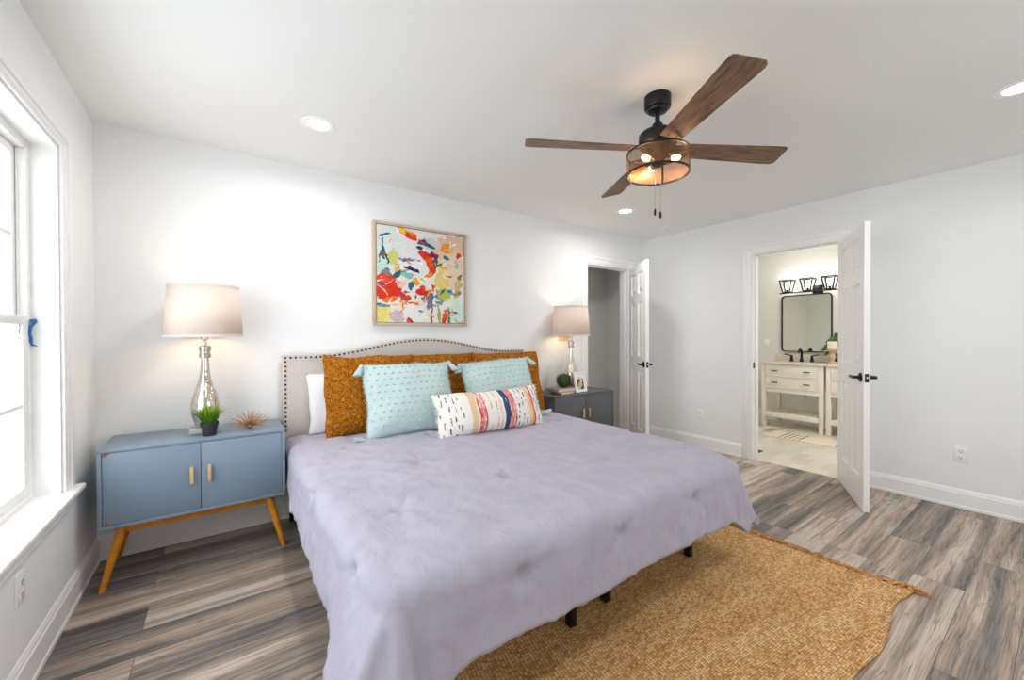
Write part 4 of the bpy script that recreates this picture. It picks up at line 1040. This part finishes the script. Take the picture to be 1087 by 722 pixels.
# ------------------------------------------------------------------ painting
PX0, PX1, PZ0, PZ1 = 0.935, 1.745, 1.335, 2.137
art = thing('painting', 'square abstract painting in a thin champagne frame above the headboard', 'painting', ((PX0+PX1)/2, YB, PZ0))
pw_, ph_ = PX1-PX0, PZ1-PZ0
m = MB(); ft = 0.020
for (a, b, c_, d) in ((-pw_/2, -pw_/2+ft, 0, ph_), (pw_/2-ft, pw_/2, 0, ph_), (-pw_/2+ft, pw_/2-ft, 0, ft), (-pw_/2+ft, pw_/2-ft, ph_-ft, ph_)): m.box(a, b, -0.042, -0.002, c_, d, 0.0015)
m.build('picture_frame', M['frame_wood'], art)
strokes = [  # u, v (from top), half width, half height, tilt degrees, colour, roughness of edge
    (0.30, 0.20, .34, .18, 10, (226, 224, 228)), (0.12, 0.30, .14, .30, 0, (214, 224, 222)), (0.05, 0.44, .08, .08, 0, (190, 222, 208)),
    (0.80, 0.16, .24, .14, -20, (222, 186, 160)), (0.86, 0.42, .18, .22, 10, (226, 204, 178)), (0.60, 0.14, .10, .08, 0, (206, 204, 204)),
    (0.33, 0.055, .13, .040, 14, (238, 140, 30)), (0.36, 0.085, .10, .028, 18, (220, 64, 30)), (0.28, 0.045, .05, .02, 0, (246, 190, 60)),
    (0.07, 0.24, .012, .14, -4, (24, 92, 108)), (0.105, 0.32, .013, .11, -12, (20, 74, 90)), (0.04, 0.34, .008, .06, 0, (60, 140, 140)),
    (0.54, 0.155, .105, .022, 8, (20, 92, 104)), (0.50, 0.125, .05, .012, -10, (50, 74, 84)), (0.47, 0.19, .05, .012, 20, (30, 60, 70)),
    (0.53, 0.27, .09, .045, 35, (214, 50, 26)), (0.585, 0.35, .08, .045, 62, (226, 84, 24)), (0.60, 0.43, .055, .035, 100, (220, 60, 22)), (0.56, 0.49, .05, .022, 140, (240, 140, 40)),
    (0.645, 0.32, .035, .075, 15, (98, 72, 92)), (0.62, 0.26, .04, .03, 30, (130, 50, 60)), (0.70, 0.36, .05, .05, 0, (220, 200, 120)),
    (0.33, 0.40, .14, .060, 10, (232, 230, 236)), (0.36, 0.425, .11, .022, 16, (44, 48, 92)), (0.33, 0.335, .12, .014, 6, (120, 122, 140)), (0.28, 0.46, .08, .018, -22, (80, 92, 110)),
    (0.17, 0.32, .05, .08, 20, (206, 206, 120)), (0.21, 0.42, .03, .05, 0, (220, 180, 70)), (0.10, 0.50, .07, .035, -25, (128, 122, 128)), (0.22, 0.50, .06, .028, -30, (50, 96, 106)), (0.33, 0.50, .06, .03, 10, (130, 190, 180)),
    (0.10, 0.64, .15, .13, 8, (222, 54, 34)), (0.05, 0.58, .09, .05, 0, (236, 76, 44)), (0.20, 0.70, .08, .05, -30, (214, 50, 34)), (0.14, 0.76, .10, .03, -10, (236, 120, 40)),
    (0.265, 0.60, .035, .05, 20, (238, 190, 180)), (0.36, 0.60, .035, .05, -15, (44, 110, 124)), (0.30, 0.72, .05, .05, 0, (206, 60, 30)), (0.42, 0.56, .05, .03, 30, (232, 160, 60)),
    (0.49, 0.68, .075, .10, 0, (228, 214, 206)), (0.48, 0.655, .055, .045, 10, (212, 42, 28)), (0.54, 0.69, .030, .05, -10, (200, 36, 30)), (0.63, 0.61, .040, .035, 40, (214, 46, 28)), (0.50, 0.74, .03, .03, 0, (196, 160, 130)),
    (0.72, 0.52, .09, .13, 12, (224, 200, 124)), (0.78, 0.46, .05, .05, 0, (236, 216, 180)), (0.74, 0.68, .08, .07, -15, (176, 188, 90)), (0.69, 0.76, .04, .05, 0, (120, 150, 120)),
    (0.57, 0.76, .030, .10, 12, (108, 116, 142)), (0.61, 0.74, .016, .07, 8, (40, 120, 140)), (0.80, 0.64, .04, .022, 0, (30, 136, 170)), (0.85, 0.66, .03, .018, 20, (40, 150, 180)), (0.66, 0.70, .02, .02, 0, (30, 130, 170)),
    (0.78, 0.165, .06, .07, 60, (228, 146, 64)), (0.82, 0.20, .025, .03, 0, (240, 190, 60)), (0.93, 0.22, .022, .045, 25, (206, 60, 44)), (0.77, 0.28, .035, .018, 20, (40, 110, 140)), (0.86, 0.12, .06, .012, -35, (240, 232, 222)), (0.90, 0.33, .02, .05, 0, (150, 180, 180)),
    (0.91, 0.66, .06, .030, -25, (150, 116, 92)), (0.92, 0.58, .06, .06, 0, (206, 176, 130)), (0.94, 0.48, .03, .03, 0, (120, 110, 80)),
    (0.92, 0.88, .13, .14, 0, (206, 226, 216)), (0.07, 0.92, .08, .11, 0, (230, 218, 120)), (0.07, 0.83, .07, .016, 0, (70, 160, 170)), (0.22, 0.93, .08, .06, 0, (206, 184, 196)), (0.40, 0.90, .13, .09, 5, (234, 232, 232)), (0.47, 0.865, .03, .012, 0, (40, 150, 170)),
    (0.30, 0.80, .16, .012, -6, (232, 196, 90)), (0.35, 0.79, .10, .01, 8, (220, 80, 50)), (0.60, 0.90, .010, .11, 4, (110, 40, 50)), (0.68, 0.92, .02, .09, 0, (150, 170, 110)), (0.75, 0.93, .035, .08, 15, (222, 92, 30)), (0.76, 0.97, .025, .03, 0, (200, 40, 30)), (0.81, 0.92, .014, .09, 0, (50, 130, 130)), (0.36, 0.985, .012, .03, 0, (200, 50, 40)), (0.55, 0.97, .04, .03, 0, (226, 226, 214)),
    (0.05, 0.66, .10, .006, 40, (244, 190, 180)), (0.12, 0.60, .08, .006, -40, (246, 200, 190)), (0.26, 0.82, .07, .006, 55, (245, 235, 225)), (0.44, 0.36, .06, .008, 20, (245, 240, 240)), (0.52, 0.53, .07, .010, -35, (246, 240, 235))]
rp = random.Random(21)
for k in range(150):
    su, sv, a_, b_, t_, c_ = strokes[rp.randrange(len(strokes))]
    pal = [(240, 238, 234), (232, 226, 220), (206, 60, 36), (236, 150, 60), (40, 108, 124), (200, 196, 120), (90, 96, 120), (222, 190, 160)]
    cc = pal[rp.randrange(8)] if rp.random() < 0.6 else tuple(max(0, min(255, v+rp.randint(-40, 30))) for v in c_)
    strokes.append((su+rp.uniform(-1, 1)*a_*1.2, sv+rp.uniform(-1, 1)*b_*1.2, rp.uniform(0.012, 0.05), rp.uniform(0.004, 0.012), t_+rp.uniform(-50, 50), cc))
SR = [(u, v, a, b, math.cos(math.radians(t)), math.sin(math.radians(t)), c) for u, v, a, b, t, c in strokes]
cw_, ch_ = pw_-2*ft, ph_-2*ft
def art_paint(co):
    u = co.x/cw_+0.5; v = 1-(co.z-ft)/ch_
    n1 = noise.noise(Vector((u*7, v*7, 1))); n2 = noise.noise(Vector((u*7, v*7, 9))); f1 = noise.noise(Vector((u*26, v*26, 4))); f2 = noise.noise(Vector((u*26, v*26, 14)))
    uu, vv = u+0.022*n1+0.012*f1, v+0.022*n2+0.012*f2
    c = (228+10*n1, 226+8*n2, 220+8*n1)
    for (a, b, p, q, cs, sn, colr) in SR:
        dx, dy = uu-a, vv-b; x_ = (dx*cs+dy*sn)/p; y_ = (-dx*sn+dy*cs)/q
        if x_*x_+y_*y_ < 1+0.8*f2:
            k = 14*noise.noise(Vector((u*60*cs+a*9, v*60, b*30)))
            c = tuple(max(0, min(255, t+k)) for t in colr)
    return c
m = MB(); m.grid(lambda u, v: Vector((-cw_/2+cw_*u, -0.036-0.0012*noise.noise(Vector((u*22, v*22, 3))), ft+ch_*v)), 190, 190)
m.build('canvas', M['art'], art, paint=art_paint, angle=180)
# dark strips painting in the shadow gap between canvas and frame
g = MB()
for (a, b, c_, d) in ((-cw_/2, -cw_/2+0.004, ft, ph_-ft), (cw_/2-0.004, cw_/2, ft, ph_-ft), (-cw_/2, cw_/2, ft, ft+0.004), (-cw_/2, cw_/2, ph_-ft-0.004, ph_-ft)): g.box(a, b, -0.0395, -0.03, c_, d)
g.build('gap_shadow_strip', mat('painted_gap_shadow', (110, 92, 74), 0.6), art)

# ------------------------------------------------------------------ painter's tape on the window
tp = thing('painters_tape', 'crumpled strip of blue painters tape on the window frame', 'tape', (XL-0.094, 2.525, 1.262)); tp.scale = (0.72, 0.72, 0.72)
def strip(pts, wd, name):
    m = MB(); vs = []
    for (p, d) in pts: vs.append((m.bm.verts.new(Vector(p)-Vector(d)*wd/2), m.bm.verts.new(Vector(p)+Vector(d)*wd/2)))
    for (a, b), (c_, d) in zip(vs, vs[1:]): m.bm.faces.new((a, b, d, c_))
    o = m.build(name, M['tape'], tp, angle=180); s = o.modifiers.new('thickness', 'SOLIDIFY'); s.thickness = 0.0012; return o
strip([((0.004, 0.052, 0.075), (0.3, 0.8, 0.3)), ((0.03, 0.060, 0.085), (0.5, 0.8, 0.2)), ((0.040, 0.050, 0.065), (0.3, 0.9, 0.1)), ((0.022, 0.045, 0.04), (0.2, 0.95, 0)), ((0.018, 0.045, 0.0), (0.1, 1, 0)), ((0.022, 0.05, -0.04), (0.2, 0.9, 0.1)), ((0.012, 0.06, -0.065), (0.6, 0.7, 0.2)), ((0.035, 0.062, -0.072), (0.7, 0.5, -0.3))], 0.030, 'tape_strip')
strip([((-0.004, -0.03, 0.085), (0.0, 1, 0.2)), ((-0.002, -0.025, 0.07), (0.1, 1, 0)), ((0.002, -0.02, 0.04), (0.2, 0.9, 0.2)), ((-0.002, -0.025, 0.0), (0.1, 0.8, 0.1))], 0.028, 'tape_strip')

# ------------------------------------------------------------------ bathroom
lamp_light('bathroom_added_fill', 'AREA', (5.4, 0.9, H-0.012), 20.0, (1.0, 0.98, 0.95), 0.14, math.radians(170))  # unseen ceiling fill without a fitting, added to brighten the bathroom
VF, VZ = 6.08, 0.885   # vanity front plane and top
def vanity(label, y1, w_):
    o = thing('bathroom_vanity', label, 'vanity', (VF, y1-w_/2, 0), 0, 'white open shelf vanities in the bathroom')
    hw = w_/2; D = BX-VF-0.005; lw_ = 0.05
    # local: x depth from front, y across
    m = MB()
    m.box(0.005, D, -hw+0.01, hw-0.01, 0.52, VZ-0.03, 0.002)
    m.box(0.0, 0.03, -hw+lw_, hw-lw_, 0.475, 0.53, 0.002); m.build('cabinet_body', M['vanity'], o, angle=25)
    for sx in (0.0, D-lw_):
        for sy in (-hw, hw-lw_):
            MB().box(sx, sx+lw_, sy, sy+lw_, 0.0, VZ-0.03, 0.003).build('leg', M['vanity'], o)
    for z0, z1 in ((0.695, 0.845), (0.535, 0.685)):
        d = MB().box(-0.004, 0.008, -hw+lw_+0.006, hw-lw_-0.006, z0, z1, 0.002)
        for (a, b, c_, e) in ((-hw+lw_+0.006, hw-lw_-0.006, z0, z0+0.016), (-hw+lw_+0.006, hw-lw_-0.006, z1-0.016, z1), (-hw+lw_+0.006, -hw+lw_+0.022, z0+0.016, z1-0.016), (hw-lw_-0.022, hw-lw_-0.006, z0+0.016, z1-0.016)): d.box(-0.009, -0.003, a, b, c_, e, 0.0015)
        dr = d.build('drawer', M['vanity'], o, angle=25)
        for sy in (-1, 1):
            MB().box(-0.030, -0.020, sy*hw*0.52-0.035, sy*hw*0.52+0.035, (z0+z1)/2-0.006, (z0+z1)/2+0.006, 0.002).box(-0.022, -0.003, sy*hw*0.52-0.03, sy*hw*0.52-0.022, (z0+z1)/2-0.004, (z0+z1)/2+0.004).box(-0.022, -0.003, sy*hw*0.52+0.022, sy*hw*0.52+0.03, (z0+z1)/2-0.004, (z0+z1)/2+0.004).build('pull', M['black'], dr, label='black bar pull')
    s = MB(); s.box(0.005, 0.03, -hw+lw_, hw-lw_, 0.135, 0.20, 0.002); s.box(D-0.03, D-0.005, -hw+lw_, hw-lw_, 0.135, 0.20, 0.002)
    k = -hw+lw_+0.005
    while k < hw-lw_-0.03: s.box(0.03, D-0.03, k, k+0.045, 0.18, 0.198, 0.002); k += 0.06
    s.build('slatted_shelf', M['vanity'], o, angle=25)
    t = MB(); t.box(-0.02, D, -hw-0.008, hw+0.008, VZ-0.03, VZ, 0.004); t.build('countertop', M['counter'], o)
    MB().box(D-0.02, D, -hw+0.0, hw, VZ, VZ+0.10, 0.002).build('backsplash', M['counter'], o)
    MB().tube([(D-0.10, 0, 0.52), (D-0.10, 0, 0.42), (D-0.06, 0, 0.38), (D-0.01, 0, 0.40)], 0.018, 10).build('drain_pipe', M['plate'], o)
    return o
vanity('white open shelf vanity with two drawers, the left one seen whole through the bathroom doorway', 2.555, 0.715)
vanity('white open shelf vanity, the right one mostly hidden by the open bathroom door', 1.815, 0.715)
fc = thing('faucet', 'black three piece faucet on the left vanity', 'faucet', (6.45, 2.20, VZ))
MB().lathe([(0, 0), (0.026, 0), (0.022, 0.02), (0.015, 0.05), (0.014, 0.13)], seg=16).tube([(0, 0, 0.12), (-0.01, 0, 0.16), (-0.05, 0, 0.175), (-0.09, 0, 0.15), (-0.095, 0, 0.12)], [0.014, 0.014, 0.012, 0.011, 0.011], 12).build('spout', M['black'], fc)
for s in (-1, 1):
    MB().lathe([(0, 0), (0.026, 0), (0.020, 0.03), (0.014, 0.07), (0.016, 0.085), (0, 0.09)], c=(0, s*0.12, 0), seg=16).tube([(0, s*0.12, 0.082), (-0.01, s*0.12+s*0.05, 0.092), (-0.01, s*0.12+s*0.085, 0.098)], [0.009, 0.008, 0.006], 8).build('tap_handle', M['black'], fc)
mr = thing('wall_mirror', 'black framed rectangular mirror with rounded corners above the vanity', 'mirror', (BX, 2.195, 1.015))
def rrect(w_, h_, r, n=6):
    pts = []
    for cx, cy, a0 in ((w_/2-r, h_-r, 0), (-w_/2+r, h_-r, 90), (-w_/2+r, r, 180), (w_/2-r, r, 270)):
        for k in range(n+1): a = math.radians(a0+90*k/n); pts.append((cx+r*math.cos(a), cy+r*math.sin(a)))
    return pts
oo = rrect(0.60, 0.80, 0.05); ii = rrect(0.575, 0.775, 0.04); ii = [(a, b+0.0125) for a, b in ii]
m = MB(); n = len(oo)
def ring(pts, x): return [m.bm.verts.new((x, a, b)) for a, b in pts]
A, B, Cc, D_ = ring(oo, 0.0), ring(oo, -0.03), ring(ii, -0.03), ring(ii, -0.012)
for p, q in ((A, B), (B, Cc), (Cc, D_)):
    for k in range(n): m.bm.faces.new((p[k], p[(k+1) % n], q[(k+1) % n], q[k]))
m.build('mirror_frame', M['black'], mr)
m = MB(); m.prism(ii, -0.016, -0.004, lambda a, b, d: Vector((d, a, b))); m.build('mirror_glass', M['mirror'], mr, smooth=False)
vl = thing('vanity_light', 'black bar wall light with three open lantern shades above the mirror', 'wall light', (BX, 2.13, 1.86))
MB().box(-0.02, 0, -0.13, -0.01, -0.04, 0.07, 0.004).build('back_plate', M['black'], vl)
MB().tube([(-0.15, -0.34, -0.02), (-0.15, 0.34, -0.02)], 0.008, 8).tube([(-0.01, -0.07, -0.02), (-0.15, -0.07, -0.02)], 0.009, 8).build('bar', M['black'], vl)
for k in (-1, 0, 1):
    y = 0.245*k; c = MB(); b0, b1 = 0.042, 0.072
    bot = [(-0.15+sx*b0, y+sy*b0, -0.01) for sx, sy in ((-1, -1), (1, -1), (1, 1), (-1, 1))]; top = [(-0.15+sx*b1, y+sy*b1, 0.155) for sx, sy in ((-1, -1), (1, -1), (1, 1), (-1, 1))]
    for q in range(4):
        c.tube([bot[q], top[q]], 0.009, 6); c.tube([bot[q], bot[(q+1) % 4]], 0.009, 6); c.tube([top[q], top[(q+1) % 4]], 0.009, 6)
    c.box(-0.15-b0, -0.15+b0, y-b0, y+b0, -0.014, -0.008); c.lathe([(0.014, -0.01), (0.014, 0.035), (0, 0.035)], c=(-0.15, y, 0), seg=12)
    lc = c.build('lantern', M['black'], vl)
    MB().lathe([(0, 0.035), (0.012, 0.038), (0.024, 0.075), (0.026, 0.095), (0.016, 0.118), (0, 0.124)], c=(-0.15, y, 0), seg=16).build('bulb', M['whitebulb'], lc, label='glowing white bulb')
    lamp_light('vanity_light_glow', 'POINT', (BX-0.15, 2.13+y, 1.86+0.16), BATH_W, (1.0, 0.97, 0.92), 0.03)
ch = thing('candle_holder', 'turned wood candle holder on the right vanity', 'candle holder', (6.25, 1.80, VZ+0.0005))
MB().lathe([(0, 0), (0.055, 0), (0.056, 0.012), (0.044, 0.022), (0.026, 0.03), (0.022, 0.05), (0.034, 0.075), (0.036, 0.10), (0.024, 0.13), (0.030, 0.145), (0.05, 0.16), (0.056, 0.172), (0.054, 0.182), (0, 0.182)], seg=24).build('stand', M['turned_wood'], ch)
cd = thing('candle', 'short square cream candle on the turned wood holder', 'candle', (6.25, 1.80, VZ+0.1825))
MB().box(-0.042, 0.042, -0.042, 0.042, 0, 0.10, 0.006).build('wax', M['candle'], cd); MB().tube([(0, 0, 0.1), (0.001, 0, 0.11)], 0.0012, 6).build('wick', M['slot'], cd)
bp_ = thing('leafy_plant', 'dark green broad leafed plant in a black pot behind the candle', 'plant', (6.47, 1.785, VZ))
MB().lathe([(0, 0), (0.05, 0), (0.062, 0.12), (0.057, 0.12), (0.054, 0.10), (0, 0.10)], seg=24).build('pot', M['pot'], bp_)
def leaf(base_, d, ln, wd, droop):
    m = MB(); d = Vector(d).normalized(); sd_ = d.cross(Vector((-0.9, 0.0, 0.35))).normalized()
    def g(u, v):
        w2 = wd*math.sin(PI*min(1, v*0.95+0.05))**0.7*(u-0.5)
        return Vector(base_)+d*ln*v+Vector((0, 0, -droop*v*v))+sd_*w2+Vector((abs(u-0.5)*0.03, 0, 0))
    m.grid(g, 6, 12); return m
for (bz, d, ln, wd, dr) in ((0.25, (-0.35, 0.9, 0.25), 0.20, 0.14, 0.14), (0.29, (-0.55, 0.7, 0.35), 0.17, 0.12, 0.08), (0.20, (-0.4, 0.8, 0.05), 0.17, 0.07, 0.12), (0.26, (0.1, -0.8, 0.3), 0.12, 0.09, 0.08), (0.30, (-0.2, 0.3, 0.8), 0.12, 0.08, 0.02), (0.22, (-0.8, -0.2, 0.2), 0.12, 0.08, 0.08)):
    lf = leaf((0, 0, bz), d, ln, wd, dr).build('leaf', M['leaf'], bp_, angle=180); s = lf.modifiers.new('thickness', 'SOLIDIFY'); s.thickness = 0.0015
    MB().tube([(0, 0, 0.09), (0, 0, bz*0.7), (0, 0, bz)], 0.004, 6).build('stem', M['leaf'], lf)
def rug_paint(co):
    y = co.y+0.55; x = co.x+0.2
    for y0 in (0.30, 0.86):
        if abs(y-y0) < 0.125:
            k = (y-y0+0.125)/0.05; 
            if (k-int(k)) < 0.28 and 0.04 < x < 0.36: return (66, 60, 54)
    return (226, 214, 194)
m = MB(); m.grid(lambda u, v: Vector((-0.2+0.4*u, -0.55+1.1*v, 0.009+0.001*noise.noise(Vector((u*30, v*60, 0))))), 40, 150)
br_ = m.build('bath_mat', M['bathrug'], loc=(5.68, 1.72, 0), paint=rug_paint, angle=180); s = br_.modifiers.new('thickness', 'SOLIDIFY'); s.thickness = 0.008; s.offset = -1
tag(br_, 'cream bath mat with dark stripes on the bathroom floor before the vanities', 'bath mat')
v = MB(); v.box(-0.06, 0.06, -0.13, 0.13, 0, 0.004, 0.001)
for k in range(10): v.box(-0.045, 0.045, -0.115+k*0.0245, -0.105+k*0.0245, 0.004, 0.006)
tag(v.build('floor_register', M['slot'], loc=(4.66, 2.09, 0)), 'dark metal floor register just inside the bathroom doorway', 'floor vent')
